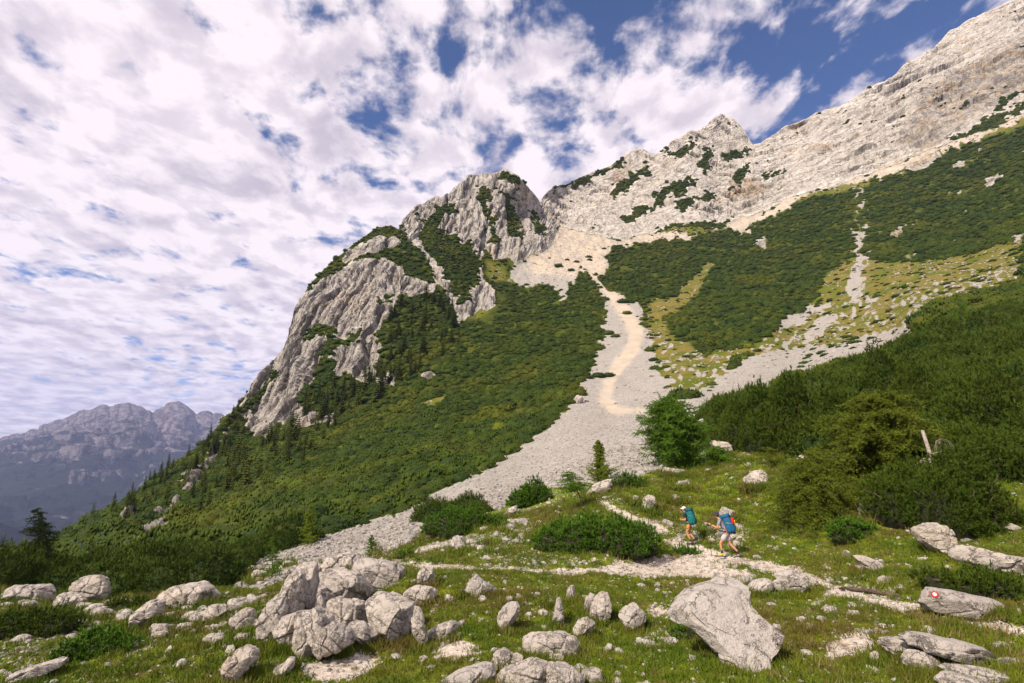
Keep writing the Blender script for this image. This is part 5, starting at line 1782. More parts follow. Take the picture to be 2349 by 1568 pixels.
# ------------------------------------------------------------------ shrubs near the camera
def dwarf_pine(label, x0, x1, ytop, ybase, depth, mat=M_PINE, dens=75, lobes=5, name='dwarf_pine', sh=.10, py_g=None, up=.9, dead=2):
    g0 = G((x0 + x1) / 2, py_g or ybase)
    Yc = g0.y + depth * .4
    W_ = (x1 - x0) / FPX * Yc
    ctop = ray((x0 + x1) / 2, ytop)
    H = float(ctop[1]) * Yc - g0.z
    H = max(H, .3)
    root = empty(name, g0 + Vector((0, depth * .4, 0)), label, 'shrub')
    mb, core, wood = MB(), MB(), MB()
    rl = random.Random(int(x0 * 7 + ytop))
    for k in range(lobes):
        f = (k + .5) / lobes
        lx = (f - .5) * W_ * .78
        ly = rl.uniform(-.25, .3) * depth
        prof = .55 + .45 * math.sin(math.pi * min(max(f, .08), .92))
        rz = H * prof * rl.uniform(.66, 1.08)
        rx = max(W_ / lobes * .95, .25) * rl.uniform(.95, 1.2)
        ry = depth * .42 * rl.uniform(.85, 1.15)
        dens_ = dens * .72
        S = 2 * math.pi * ((rx * ry + rx * rz + ry * rz) / 3)
        n = int(S * dens_)
        q, d_ = dome_pts(n, rx, ry, rz, k * 3 + x0, .74)
        q += np.array([lx, ly, 0])
        ax = d_ * .7 + np.array([0, 0, up]) + rng.normal(size=(n, 3)) * .2
        # rosettes of needles standing out of each shoot
        tuft_brush(mb, q, ax, sh * 1.2, 18, sh * 1.15, .012 if sh < .12 else .018, .05, 1.0, .62)
        # leaders standing above the mass break the outline
        n2 = max(8, int(S * 5))
        q2, d2 = dome_pts(n2, rx * .92, ry * .92, rz * .95, k * 3 + x0 + 50, .85)
        q2 += np.array([lx, ly, 0])
        q2 = q2[d2[:, 2] > .15]
        a2x = np.tile(np.array([0, 0, 1.0]), (len(q2), 1)) + d2[d2[:, 2] > .15] * .45 + rng.normal(size=(len(q2), 3)) * .12
        if len(q2):
            tuft_brush(mb, q2, a2x, sh * 3.2, 34, sh * .95, .012 if sh < .12 else .018, .2, 1.0, .45)
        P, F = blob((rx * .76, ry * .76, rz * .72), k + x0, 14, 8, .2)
        core.add(P + np.array([lx, ly, 0]), F, 0)  # solid dark blob added to block light inside the bush
        for b_ in range(4):
            an = rl.uniform(0, 6.28)
            tip = Vector((lx + math.cos(an) * rx * .9, ly + math.sin(an) * ry * .9, rz * rl.uniform(.4, .8)))
            wood.tube([(lx * .6, ly * .6, -.05), tuple(tip * .55 + Vector((0, 0, -.05 * rz))), tuple(tip)], [.045, .03, .012], 5)
    link('foliage', mb.mesh('foliage'), mat, root)
    link('light_block_core', core.mesh('light_block_core', True), M_CORE, root)
    link('branches', wood.mesh('branches'), M_BARK, root)
    return root


dwarf_pine('long bushy dwarf pine in the middle of the meadow behind the path', 1228, 1522, 1172, 1268, 2.6, dens=70, lobes=8)
dwarf_pine('wide dwarf pine bush at the foot of the scree', 968, 1168, 1152, 1236, 2.6, dens=65, lobes=6, py_g=1225)
dwarf_pine('feathery dwarf pine on the scree edge with upright shoots', 1170, 1268, 1098, 1162, 2.0, dens=60, lobes=4, sh=.13, up=1.4)
dwarf_pine('low rounded dwarf pine beside the small larch', 1414, 1482, 1084, 1124, 1.6, dens=70, lobes=3)
dwarf_pine('small ball shaped dwarf pine under the drooping larch', 1936, 2018, 1186, 1244, 1.1, dens=110, lobes=2, sh=.08)
dwarf_pine('dark dwarf pine spreading left from the bottom left slope', -70, 104, 1388, 1482, 2.6, M_PINE_DK, 70, 4, py_g=1470)
dwarf_pine('dark dwarf pine climbing diagonally across the bottom left grass', 128, 262, 1432, 1528, 1.6, M_PINE, 90, 4, py_g=1520)
dwarf_pine('tiny dwarf pine seedlings next to the trail', 1545, 1612, 1258, 1274, .6, M_PINE, 90, 4, sh=.09, up=1.6)
dwarf_pine('dark dwarf pine mass under the dead trunk at the right', 2092, 2270, 1060, 1212, 3.4, M_PINE_DK, 110, 7, py_g=1205)
dwarf_pine('tallest dark dwarf pine mass touching the right edge', 2220, 2440, 1030, 1238, 4.0, M_PINE_DK, 110, 7, py_g=1232)
dwarf_pine('low dark juniper mat behind the marked boulder', 2215, 2440, 1312, 1372, 1.8, M_PINE_DK, 70, 6, py_g=1370)
dwarf_pine('small dark pine tuft between the slabs and the left thicket', 236, 330, 1378, 1402, .9, M_PINE_DK, 90, 4)
dwarf_pine('low pine tuft on the scree below the wide bush', 912, 948, 1262, 1280, .7, M_PINE, 90, 2, sh=.08)
dwarf_pine('dark green clump under the undercut of the tilted slab', 1560, 1612, 1436, 1468, .5, M_PINE, 160, 3, sh=.06)
dwarf_pine('dark dwarf pine filling the gap above the tallest mass at the right edge', 2170, 2440, 965, 1062, 3.5, M_PINE_DK, 50, 6, sh=.14)
dwarf_pine('dark dwarf pine behind the dead trunk below the upper bank', 2040, 2200, 985, 1060, 3.0, M_PINE_DK, 50, 5, sh=.14)
dwarf_pine('dark dwarf pine behind the tallest mass, closing the right edge', 2230, 2460, 1000, 1120, 3.5, M_PINE_DK, 55, 5, sh=.14, py_g=1110)
# the bank of tall pines: the clumps one can tell apart
BANK = [(1640, 1740, 905, 1010), (1700, 1830, 880, 1030), (1790, 1920, 850, 1035), (1890, 2010, 868, 1010), (2010, 2150, 800, 960), (2130, 2290, 810, 985), (2260, 2420, 820, 1000), (1750, 1860, 945, 1040), (1850, 1960, 950, 1045), (2190, 2340, 905, 1010), (1600, 1680, 930, 985)]
BL = ['leftmost spiky dwarf pine of the bank behind the green larch', 'second tall dwarf pine from the left on the pine bank', 'dark dwarf pine rising in the middle left of the bank', 'dwarf pine on the bank just left of the domed larch', 'dwarf pine cresting above the domed larch',
      'broad dwarf pine on the bank above the dead trunk', 'dwarf pine of the bank cut by the right edge', 'low front dwarf pine of the bank left of the domed larch', 'front dwarf pine of the bank touching the domed larch', 'dark dwarf pine between the dead trunk and the upper bank', 'thin young dwarf pine at the left tip of the bank']
for (a, b_, c, d_), lab in zip(BANK, BL):
    dwarf_pine(lab, a, b_, c, d_, 4.5, M_PINE_DK, 34, 5, sh=.17, up=1.2)


# ------------------------------------------------------------------ conifers
def conifer(label, bpx, bpy, H, spread, prof, mat, nb=46, droop=.25, lean=(0, 0), trunk=.06, nl=.055, bare=.1, seed=0, dens=1.0, rise=.15, name='larch_tree', twig=.30, cat='larch', Yoff=0.0, asym=0.0):
    rr = np.random.default_rng(seed + 5)
    base = G(bpx, bpy)
    root = empty(name, base + Vector((0, Yoff, 0)), label, cat)
    tb = MB()
    K = 7
    pts, rad = [], []
    for k in range(K):
        f = k / (K - 1)
        pts.append((lean[0] * f ** 1.3 + .05 * H * math.sin(f * 3 + seed) * .3, lean[1] * f, f * H - (.15 if k == 0 else 0)))
        rad.append(trunk * (1 - f * .92))
    tb.tube(pts, rad, 7)
    pts = np.array(pts)

    def trunk_at(f):
        x = f * (K - 1)
        i = min(int(x), K - 2)
        return pts[i] * (1 - (x - i)) + pts[i + 1] * (x - i)
    fo = MB()
    for b_ in range(nb):
        f = bare + (1 - bare) * (b_ + rr.random()) / nb
        L = spread * prof(f) * (.55 + .55 * rr.random())
        an = rr.random() * 6.283
        if asym:
            L *= 1 + asym * math.cos(an)
        if L < .06:
            L = .06
        o = trunk_at(min(f, .995))
        dx, dy = math.cos(an), math.sin(an)
        m = max(5, int(L / .10))
        s = np.linspace(0, 1, m)
        ri = rise * (.2 + 1.8 * rr.random())
        z = o[2] + L * (ri * s - droop * s ** 2) + rr.normal() * .02
        wob = rr.normal(size=2) * .12 * L
        cx_ = o[0] + dx * L * s + wob[0] * s ** 2
        cy_ = o[1] + dy * L * s + wob[1] * s ** 2
        line = np.stack([cx_, cy_, z], -1)
        tb.tube([tuple(line[0]), tuple(line[m // 2]), tuple(line[-1])], [trunk * .22 * (1 - f * .6) + .004, trunk * .12 + .003, .003], 4)
        # side twigs
        for k in range(1, m):
            for sd in (-1, 1):
                tl = twig * (1 - .55 * s[k]) * (.5 + .8 * rr.random()) * min(1.0, L)
                tn = max(3, int(tl / .035 * dens))
                q = np.linspace(.05, 1, tn)
                dirx, diry = dx * .55 - dy * sd * .8, dy * .55 + dx * sd * .8
                tw = line[k] + np.stack([dirx * tl * q, diry * tl * q, (rr.normal() * .55 * q - droop * .7 * q ** 1.5) * tl], -1)
                nn = 5
                bs = np.repeat(tw, nn, 0)
                ax = np.array([dirx, diry, .1]) * .6 + rr.normal(size=(len(bs), 3)) * .8
                fo.blades(bs, ax, nl * (.7 + .6 * rr.random(len(bs))), .013 if nl < .07 else .018, .15 + .4 * rr.random(), .9)
    link('trunk', tb.mesh('trunk', True), M_BARK, root)
    link('crown', fo.mesh('crown'), mat, root)
    return root


cone = lambda f: (1 - f) ** .8
dome = lambda f: math.sqrt(max(0, 1 - f * f)) * .9 + .05
egg = lambda f: math.sin(math.pi * min(1, .12 + f * .88)) ** .7
conifer('big bushy green larch at the top of the meadow beside the pine bank', 1560, 1078, 5.0, 2.5, egg, M_LARCH_G, 210, .18, (-.2, 0), .14, .085, .04, 1, .85, .25, twig=.65, Yoff=.8)
conifer('small pointed yellow green larch in front of the scree', 1377, 1108, 2.9, 1.15, lambda f: (1 - f) ** .6 * (.75 + .25 * math.sin(f * 9)), M_LARCH_B, 190, .02, (0, 0), .05, .075, .05, 2, .9, .35, twig=.32)
conifer('crooked little larch with a bare leaning trunk at the start of the trail', 1338, 1166, 1.95, 1.1, lambda f: .35 + .65 * math.sin(math.pi * f), M_LARCH_G, 60, .18, (-.75, 0), .05, .055, .45, 3, .8, .1, twig=.3)
conifer('wide domed olive larch on the right rising against the pine bank', 2060, 1112, 4.1, 3.5, dome, M_LARCH, 240, .30, (.1, 0), .14, .075, .02, 4, .75, .22, twig=.5, Yoff=.6)
conifer('low spreading larch with drooping boughs right of the hikers', 1885, 1196, 2.9, 2.4, lambda f: dome(f), M_LARCH, 190, .40, (-.1, 0), .10, .06, .02, 5, .85, .20, twig=.42, Yoff=.2)
conifer('lone larch with a leaning bare trunk on the left edge', 92, 1342, 5.2, 1.05, lambda f: math.sin(math.pi * min(1, max(0, (f - .28) / .72) * .85 + .12)) ** .8, M_SPRUCE, 120, .20, (-1.25, 0), .075, .075, .30, 6, .8, .15, twig=.38)
conifer('thin sparse larch sapling standing on the scree left of the outcrop', 622, 1332, 2.0, .8, cone, M_LARCH_G, 50, .12, (-.15, 0), .035, .06, .10, 7, .7, .1, twig=.22)
conifer('young larch sapling just behind the top of the cracked outcrop', 834, 1288, 1.1, .6, cone, M_LARCH_G, 55, .10, (0, 0), .025, .05, .05, 8, .9, .3, twig=.22, Yoff=1.5)
conifer('bright young larch at the thicket edge on the lower scree', 706, 1250, 3.2, 1.0, cone, M_LARCH_B, 90, .10, (0, 0), .05, .09, .03, 9, .8, .2, twig=.35)
conifer('green larch twigs spreading on the ground below the big bushy larch', 1650, 1066, 1.1, 1.7, dome, M_LARCH_G, 40, .25, (0, 0), .05, .07, .02, 10, .8, .2, twig=.4)
conifer('small yellowish larch shrub between pine bank and boulders', 1770, 1070, 1.0, 1.0, dome, M_LARCH, 30, .2, (0, 0), .035, .06, .02, 12, .8, .3, twig=.3)
conifer('olive larch growing through the pine bank above the domed larch', 2085, 935, 3.6, 1.9, cone, M_LARCH_G, 60, .3, (0, 0), .08, .09, .03, 13, .7, .2, twig=.5)
conifer('dark larch standing above the ochre grass at the top of the pine bank', 2215, 775, 6.5, 2.2, cone, M_LARCH_G, 50, .3, (0, 0), .10, .14, .05, 14, .5, .2, twig=.6)

# dead standing trunk with root stubs
sb = Vector([float(q) for q in pt(2143.0, 1082.0, 21.6)])
root = empty('dead_tree', sb, 'bleached broken dead trunk standing among the right hand dwarf pines', 'dead tree')
tb = MB()
tb.tube([(.05, .0, -1.5), (0, .0, -.1), (-.04, 0, .5), (-.08, 0, .9), (-.18, .02, 1.62), (-.18, .02, 1.66)], [.10, .095, .080, .070, .062, .045], 9)
link('trunk', tb.mesh('trunk', True), M_DEAD, root)
for k in range(7):
    tb = MB()
    an = k * .9 + .3
    z = .15 + .09 * k
    tb.tube([(-.05, 0, z), (.30 * math.cos(an), .3 * math.sin(an), z + .1), (.75 * math.cos(an), .7 * math.sin(an), z - .22)], [.022, .014, .005], 5)
    link('branch', tb.mesh('branch', True), M_DEAD, root)
sb = Vector([float(q) for q in pt(2172.0, 1060.0, 21.9)])
root = empty('dead_branch_fan', sb, 'spray of fine grey dead twigs just right of the dead trunk', 'dead branches')
tb = MB()
for k in range(22):
    an = random.uniform(-.6, .9)
    L = random.uniform(.5, 1.0)
    tb.tube([(0, 0, .95), (math.sin(an) * L * .5, .1, .95 - L * .12), (math.sin(an) * L, random.uniform(-.2, .3), .9 - L * .75)], [.010, .007, .003], 4)
link('twigs', tb.mesh('twigs'), M_DEAD, root)
# fallen log by the trail
p0, p1, p2 = G(1925, 1352), G(1990, 1356), G(2062, 1372)
root = empty('fallen_log', p1, 'thin dark fallen log lying in the rubble beside the trail', 'log')
tb = MB()
tb.tube([tuple(p0 - p1 + Vector((0, 0, .07))), (0, 0, .08), tuple(p2 - p1 + Vector((0, 0, .06)))], [.035, .06, .05], 8)
link('stem', tb.mesh('stem', True), flat_mat('rotten_wood', (0.10, 0.07, 0.055), .95, .4, 8), root)


# ------------------------------------------------------------------ far conifers on the shoulder and crag
def spruce_mesh(name, seed, mat, narrow=.17, layers=15):
    rr = np.random.default_rng(seed)
    mb = MB()
    mb.tube([(0, 0, -.05), (0, 0, .5), (0, 0, 1.0)], [.014, .009, .002], 5, 0)
    for k in range(layers):
        f = .06 + .92 * k / layers
        r = narrow * (1 - f) ** .85 * (.8 + .4 * rr.random()) + .012
        nb = 7
        a0 = rr.random() * 6
        an = a0 + np.arange(nb) * 2 * math.pi / nb + rr.normal(size=nb) * .25
        L = r * (.7 + .6 * rr.random(nb))
        d_ = np.stack([np.cos(an), np.sin(an), np.full(nb, -.32)], -1)
        base = np.tile(np.array([0, 0, f]), (nb, 1))
        sd = np.stack([-np.sin(an), np.cos(an), np.zeros(nb)], -1)
        tip = base + d_ * L[:, None]
        mid = base + d_ * (L * .55)[:, None]
        w_ = (L * .33)[:, None]
        V = np.stack([base + np.array([0, 0, .012]), mid + sd * w_ - np.array([0, 0, .012]), tip, mid - sd * w_ - np.array([0, 0, .012]), mid - np.array([0, 0, .035])], 1).reshape(-1, 3)
        F = np.array([(0, 3, 2), (0, 2, 1), (0, 1, 4), (0, 4, 3), (1, 2, 4), (2, 3, 4)])[None] + (np.arange(nb) * 5)[:, None, None]
        mb.add(V, F.reshape(-1, 3), np.tile([.1, .5, 1, .5, 0], nb))
    me = mb.mesh(name)
    me.materials.append(mat)
    return me


M_LARCH_FAR = foliage_mat('far_larch', (0.030, 0.050, 0.008), (0.070, 0.088, 0.010), (0.085, 0.105, 0.012), .03, (0.095, 0.088, 0.012), .9)
sp_me = [spruce_mesh('spruce', 20 + k, M_SPRUCE, .15 + .02 * k) for k in range(4)]
la_me = [spruce_mesh('larch', 30 + k, M_LARCH_FAR, .20 + .02 * k, 12) for k in range(3)]
ZT = [
    ([(100, 1262), (300, 1142), (430, 1046), (510, 968), (560, 1005), (540, 1060), (440, 1130), (330, 1200), (200, 1265)], 105, .45, 'small dark conifer on the wooded shoulder near the left skyline', 'conifers on the wooded shoulder at the left skyline', (3.8, 7.0)),
    ([(540, 1040), (640, 1010), (760, 985), (720, 1060), (560, 1130), (440, 1200), (400, 1180)], 48, .7, 'yellowish green larch on the slope directly below the crag', 'larches on the slope below the crag', (6.5, 11.0)),
    ([(700, 985), (690, 915), (770, 875), (870, 860), (960, 850), (900, 900), (800, 960), (740, 1000)], 44, .35, 'dark spruce standing in the rows at the foot of the crag face', 'spruces along the foot of the crag face', (7.0, 12.0)),
    ([(870, 860), (870, 750), (930, 690), (1030, 690), (1060, 760), (1000, 840), (920, 880)], 48, .3, 'dark spruce on the steep spur right of the crag face', 'spruces on the spur right of the crag face', (6.5, 11.0)),
    ([(960, 570), (1000, 490), (1040, 560), (1100, 600), (1060, 680), (1010, 660)], 22, .3, 'tiny spruce clinging to the gully of the upper crag', 'spruces in the gully of the upper crag', (4.0, 6.5)),
    ([(200, 1330), (500, 1180), (700, 1150), (860, 1130), (700, 1220), (540, 1280), (300, 1350)], 16, .9, 'small bright larch poking out of the lower pine slope', 'larches poking out of the lower pine slope', (2.2, 4.0)),
]
for poly, n, pl, lab, grp, (h0, h1) in ZT:
    m = inpoly(PX, PY, poly) & (YY > 35)
    P, i, j = sample(m, 500.0 * n / max(1, (areas * m[:-1, :-1]).sum()), 10 ** 9) if False else sample(m, 1.0, n)
    for k in range(len(P)):
        lar = random.random() < pl
        me = random.choice(la_me if lar else sp_me)
        o = bpy.data.objects.new('larch_tree' if lar else 'spruce_tree', me)
        C.objects.link(o)
        h = random.uniform(h0, h1) * min(1.0, max(.5, P[k][1] / 190))
        o.location = P[k]
        o.scale = (h * random.uniform(.9, 1.2), h * random.uniform(.9, 1.2), h)
        o.rotation_euler = (random.uniform(-.05, .05), random.uniform(-.05, .05), random.uniform(0, 6.28))
        tag(o, lab, 'conifer', grp)
# skyline trees one can single out
for (x, y, h, lab) in [(545, 938, 6.5, 'tallest dark spruce on the skyline at the lower left end of the crag'), (533, 952, 6.0, 'dark spruce just left of the tallest skyline spruce'), (522, 968, 4.5, 'smaller skyline spruce third from the crag'), (505, 990, 3.5, 'slim skyline spruce where the far mountains meet the slope'),
                       (366, 1098, 6.5, 'spiky dark spruce on the skyline above the dark rock patch'), (380, 1090, 5.5, 'dark spruce right of the spiky spruce on the skyline'), (395, 1078, 4.5, 'lower third spruce of the skyline cluster'), (432, 1050, 5.5, 'spruce pair on the skyline between shoulder and crag'),
                       (330, 1125, 5.0, 'solitary spruce on the lower left skyline'), (300, 1145, 5.0, 'second spruce on the lower left skyline'), (258, 1170, 5.0, 'leftmost tall spruce of the skyline'), (708, 665, 3.2, 'tiny spruce on the dome edge of the crag')]:
    o = bpy.data.objects.new('spruce_tree', sp_me[int(x) % 4])
    C.objects.link(o)
    o.location = G(x, y + 6)
    o.scale = (h * 1.15, h * 1.15, h)
    o.rotation_euler = (0, 0, x)
    tag(o, lab, 'conifer')

# ------------------------------------------------------------------ the two hikers
M_SKIN = flat_mat('skin', (0.50, 0.24, 0.125), .55, .06, 20, .3)
M_BLACK = flat_mat('black_cloth', (0.018, 0.016, 0.022), .85, .2, 60)
M_GREYT = flat_mat('grey_shirt', (0.22, 0.24, 0.30), .85, .1, 60)
M_TAN = flat_mat('tan_shorts', (0.50, 0.25, 0.085), .85, .1, 60)
M_LGREY = flat_mat('pale_grey_shorts', (0.42, 0.40, 0.46), .85, .1, 60)
M_TEAL = flat_mat('teal_nylon', (0.006, 0.12, 0.135), .6, .15, 30)
M_TEALD = flat_mat('dark_teal_nylon', (0.005, 0.075, 0.09), .6, .15, 30)
M_BLUE = flat_mat('blue_nylon', (0.012, 0.09, 0.20), .6, .15, 30)
M_REDN = flat_mat('red_nylon', (0.52, 0.018, 0.022), .6, .12, 30)
M_YEL = flat_mat('yellow_strap', (0.62, 0.36, 0.03), .6, .1, 30)
M_CAP = flat_mat('white_cap', (0.72, 0.70, 0.76), .8, .05, 30)
M_PURP = flat_mat('dark_purple_cloth', (0.045, 0.025, 0.10), .85, .1, 30)
M_HAT = flat_mat('charcoal_hat', (0.045, 0.040, 0.055), .9, .15, 40)
M_BOOT = flat_mat('grey_boot', (0.12, 0.115, 0.13), .8, .2, 40)
M_LIME = flat_mat('lime_shoe', (0.45, 0.48, 0.03), .6, .1, 40)
M_SOCK = flat_mat('dark_sock', (0.03, 0.035, 0.05), .9, .1, 60)
M_HAIR = flat_mat('dark_hair', (0.025, 0.014, 0.010), .7, .2, 60)
M_POLE = flat_mat('pole_metal', (0.03, 0.03, 0.035), .4, .1, 60, .5)


def skin(name, verts, edges, mat, parent, sub=2):
    """one smooth surface grown round a jointed skeleton; verts = [(x, y, z, r)]"""
    me = bpy.data.meshes.new(name)
    me.from_pydata([v[:3] for v in verts], edges, [])
    o = link(name, me, mat, parent)
    md = o.modifiers.new('skin', 'SKIN')
    md.use_smooth_shade = True
    sv = me.skin_vertices[0].data if me.skin_vertices else None
    if sv is None:
        me.attributes  # the modifier adds the layer below
        bm = bmesh.new()
        bm.from_mesh(me)
        bm.verts.layers.skin.verify()
        bm.to_mesh(me)
        bm.free()
        sv = me.skin_vertices[0].data
    for k, v in enumerate(verts):
        r = v[3]
        rx, ry = (r if isinstance(r, (tuple, list)) else (r, r))
        sv[k].radius = (rx, ry)
        sv[k].use_root = (k == 0)
    s = o.modifiers.new('smooth', 'SUBSURF')
    s.levels = sub
    s.render_levels = sub
    return o


def lerp3(a, b_, t_):
    return tuple(a[i] + (b_[i] - a[i]) * t_ for i in range(3))


def rounded(name, size, loc, rot, mat, parent, taper=0.0, bulge=.12, n=6):
    """soft stuffed box: shaped by rounding and bulging a fine box"""
    bm = bmesh.new()
    bmesh.ops.create_cube(bm, size=2.0)
    bmesh.ops.subdivide_edges(bm, edges=bm.edges, cuts=n, use_grid_fill=True)
    for v in bm.verts:
        p = v.co.copy()
        q = Vector(p).normalized() * 1.32
        p = p.lerp(q, .42)
        k = 1 + taper * (-p.z)
        wr = 1 + .03 * math.sin(p.z * 9 + p.x * 4)
        v.co = (p.x * size[0] / 2 * k * wr, p.y * size[1] / 2 * k * (1 + bulge * (1 - p.z * p.z)) * wr, p.z * size[2] / 2)
    me = bpy.data.meshes.new(name)
    bm.to_mesh(me)
    bm.free()
    for p in me.polygons:
        p.use_smooth = True
    o = link(name, me, mat, parent)
    o.location = loc
    o.rotation_euler = rot
    return o


def tube_obj(name, pts, radii, mat, parent, sides=8):
    mb = MB()
    mb.tube(pts, radii, sides)
    return link(name, mb.mesh(name, True), mat, parent)


def make_hiker(label, root_loc, rz, S, J, cloth):
    """J: joints in metres, facing +y"""
    root = empty('person', root_loc, label, 'person', None, rz)
    root.scale = (S, S, S)
    V, E = [], []

    def ch(prev, pts):
        for p in pts:
            V.append(p)
            if prev is not None:
                E.append((prev, len(V) - 1))
            prev = len(V) - 1
        return prev
    pel = ch(None, [(*J['pelvis'], (.135, .105))])
    sp1 = ch(pel, [(*J['spine'], (.125, .095))])
    che = ch(sp1, [(*J['chest'], (.150, .105))])
    nk = ch(che, [(*lerp3(J['chest'], J['neck'], .75), (.085, .065)), (*J['neck'], .052)])
    hx, hy, hz = J['head']
    jaw = ch(nk, [(hx, hy + .012, hz - .065, (.060, .068))])
    hd = ch(jaw, [(hx, hy + .008, hz, (.074, .088)), (hx, hy - .005, hz + .065, (.066, .076)), (hx, hy - .01, hz + .10, (.035, .04))])
    hc = jaw + 1
    ch(hc, [(hx, hy + .088, hz - .008, .016), (hx, hy + .105, hz - .022, .012)])       # nose
    for s in (-1, 1):
        ch(hc, [(hx + s * .078, hy - .005, hz - .01, .016), (hx + s * .086, hy - .012, hz + .012, .010)])   # ears
    for s, nm in ((-1, 'l'), (1, 'r')):
        k = ch(che, [(*J['sh' + nm], .062), (*lerp3(J['sh' + nm], J['el' + nm], .5), .050), (*J['el' + nm], .040), (*lerp3(J['el' + nm], J['wr' + nm], .45), .037), (*J['wr' + nm], .026)])
        wr, el = Vector(J['wr' + nm]), Vector(J['el' + nm])
        d_ = (wr - el).normalized()
        palm = wr + d_ * .055
        pk = ch(k, [(*palm, (.036, .022))])
        side = d_.cross(Vector((0, 0, 1))).normalized()
        dn = d_.cross(side).normalized()
        if dn.z > 0:
            dn = -dn
        # four fingers curled round the grip and a thumb over it
        for q, ln in enumerate((.030, .034, .032, .026)):
            o_ = palm + Vector((0, 0, 1)) * (.022 - .015 * q) + d_ * .025
            ch(pk, [(*o_, .0095), (*(o_ + d_ * ln * .8 + side * s * .006), .0085), (*(o_ + d_ * ln * .7 - side * s * ln), .008), (*(o_ + d_ * ln * .1 - side * s * ln * 1.1), .007)])
        o_ = wr + d_ * .025 - side * s * .02
        ch(pk, [(*o_, .012), (*(o_ + d_ * .030 - side * s * .018 + Vector((0, 0, .02))), .010), (*(o_ + d_ * .055 - side * s * .02 + Vector((0, 0, .028))), .0085)])
    for s, nm in ((-1, 'l'), (1, 'r')):
        ch(pel, [(*J['hi' + nm], .085), (*lerp3(J['hi' + nm], J['kn' + nm], .5), .074), (*J['kn' + nm], .052), (*lerp3(J['kn' + nm], J['an' + nm], .35), .054), (*lerp3(J['kn' + nm], J['an' + nm], .75), .036), (*J['an' + nm], .034), (*J['to' + nm], (.034, .026))])
    body = skin('body', V, E, M_SKIN, root, 2)
    # eyes and brows are tiny but there
    for s in (-1, 1):
        bm = bmesh.new()
        bmesh.ops.create_uvsphere(bm, u_segments=8, v_segments=6, radius=.009)
        me = bpy.data.meshes.new('eye')
        bm.to_mesh(me)
        bm.free()
        e = link('eye', me, M_BLACK, body)
        e.location = (hx + s * .027, hy + .083, hz + .012)
    # shirt: torso and sleeves to above the elbow
    V2, E2 = [], []

    def ch2(prev, pts):
        for p in pts:
            V2.append(p)
            if prev is not None:
                E2.append((prev, len(V2) - 1))
            prev = len(V2) - 1
        return prev
    a = ch2(None, [(*lerp3(J['pelvis'], J['spine'], .25), (.150, .118))])
    b_ = ch2(a, [(*J['spine'], (.142, .112))])
    c_ = ch2(b_, [(*J['chest'], (.170, .122))])
    ch2(c_, [(*lerp3(J['chest'], J['neck'], .6), (.095, .078))])
    for nm in ('l', 'r'):
        ch2(c_, [(*J['sh' + nm], .076), (*lerp3(J['sh' + nm], J['el' + nm], .35), .068), (*lerp3(J['sh' + nm], J['el' + nm], .68), .066)])
    skin('shirt', V2, E2, cloth['shirt'], root, 2)
    V2.clear()
    E2.clear()
    a = ch2(None, [(*lerp3(J['pelvis'], J['spine'], .2), (.150, .122))])
    b_ = ch2(a, [(*J['pelvis'], (.155, .128))])
    for nm in ('l', 'r'):
        ch2(b_, [(*J['hi' + nm], .108), (*lerp3(J['hi' + nm], J['kn' + nm], .4), .105), (*lerp3(J['hi' + nm], J['kn' + nm], cloth.get('hem', .6)), cloth.get('hemr', .098))])
    skin('shorts', V2, E2, cloth['shorts'], root, 2)
    for nm in ('l', 'r'):
        an, to = Vector(J['an' + nm]), Vector(J['to' + nm])
        kn = Vector(J['kn' + nm])
        fd = (to - an)
        fd.z = 0
        fd.normalize()
        heel = Vector((an.x, an.y, an.z - .055)) - fd * .05
        toe = Vector((to.x, to.y, to.z)) + fd * .05
        sk_top = an + (kn - an).normalized() * .13
        tube_obj('sock', [tuple(an), tuple(an + (kn - an).normalized() * .07), tuple(sk_top)], [.047, .045, .047], M_SOCK, root)
        v_ = [(*(an + (kn - an).normalized() * .04), .050), (*an, .052), (*(an * .5 + heel * .5), .050), (*(heel * .55 + toe * .45 + Vector((0, 0, -.005))), (.046, .038)), (*toe, (.044, .030))]
        bt = skin('boot', v_, [(0, 1), (1, 2), (2, 3), (3, 4)], cloth['boot_' + nm], root, 2)
        mid = (heel + toe) / 2
        so = rounded('sole', (.10, (toe - heel).length + .10, .030), (mid.x, mid.y, mid.z - .036), (math.asin(max(-1, min(1, (toe.z - heel.z) / ((toe - heel).length + 1e-6)))), 0, math.atan2(-fd.x, fd.y)), M_BLACK, bt, n=4)
    return root


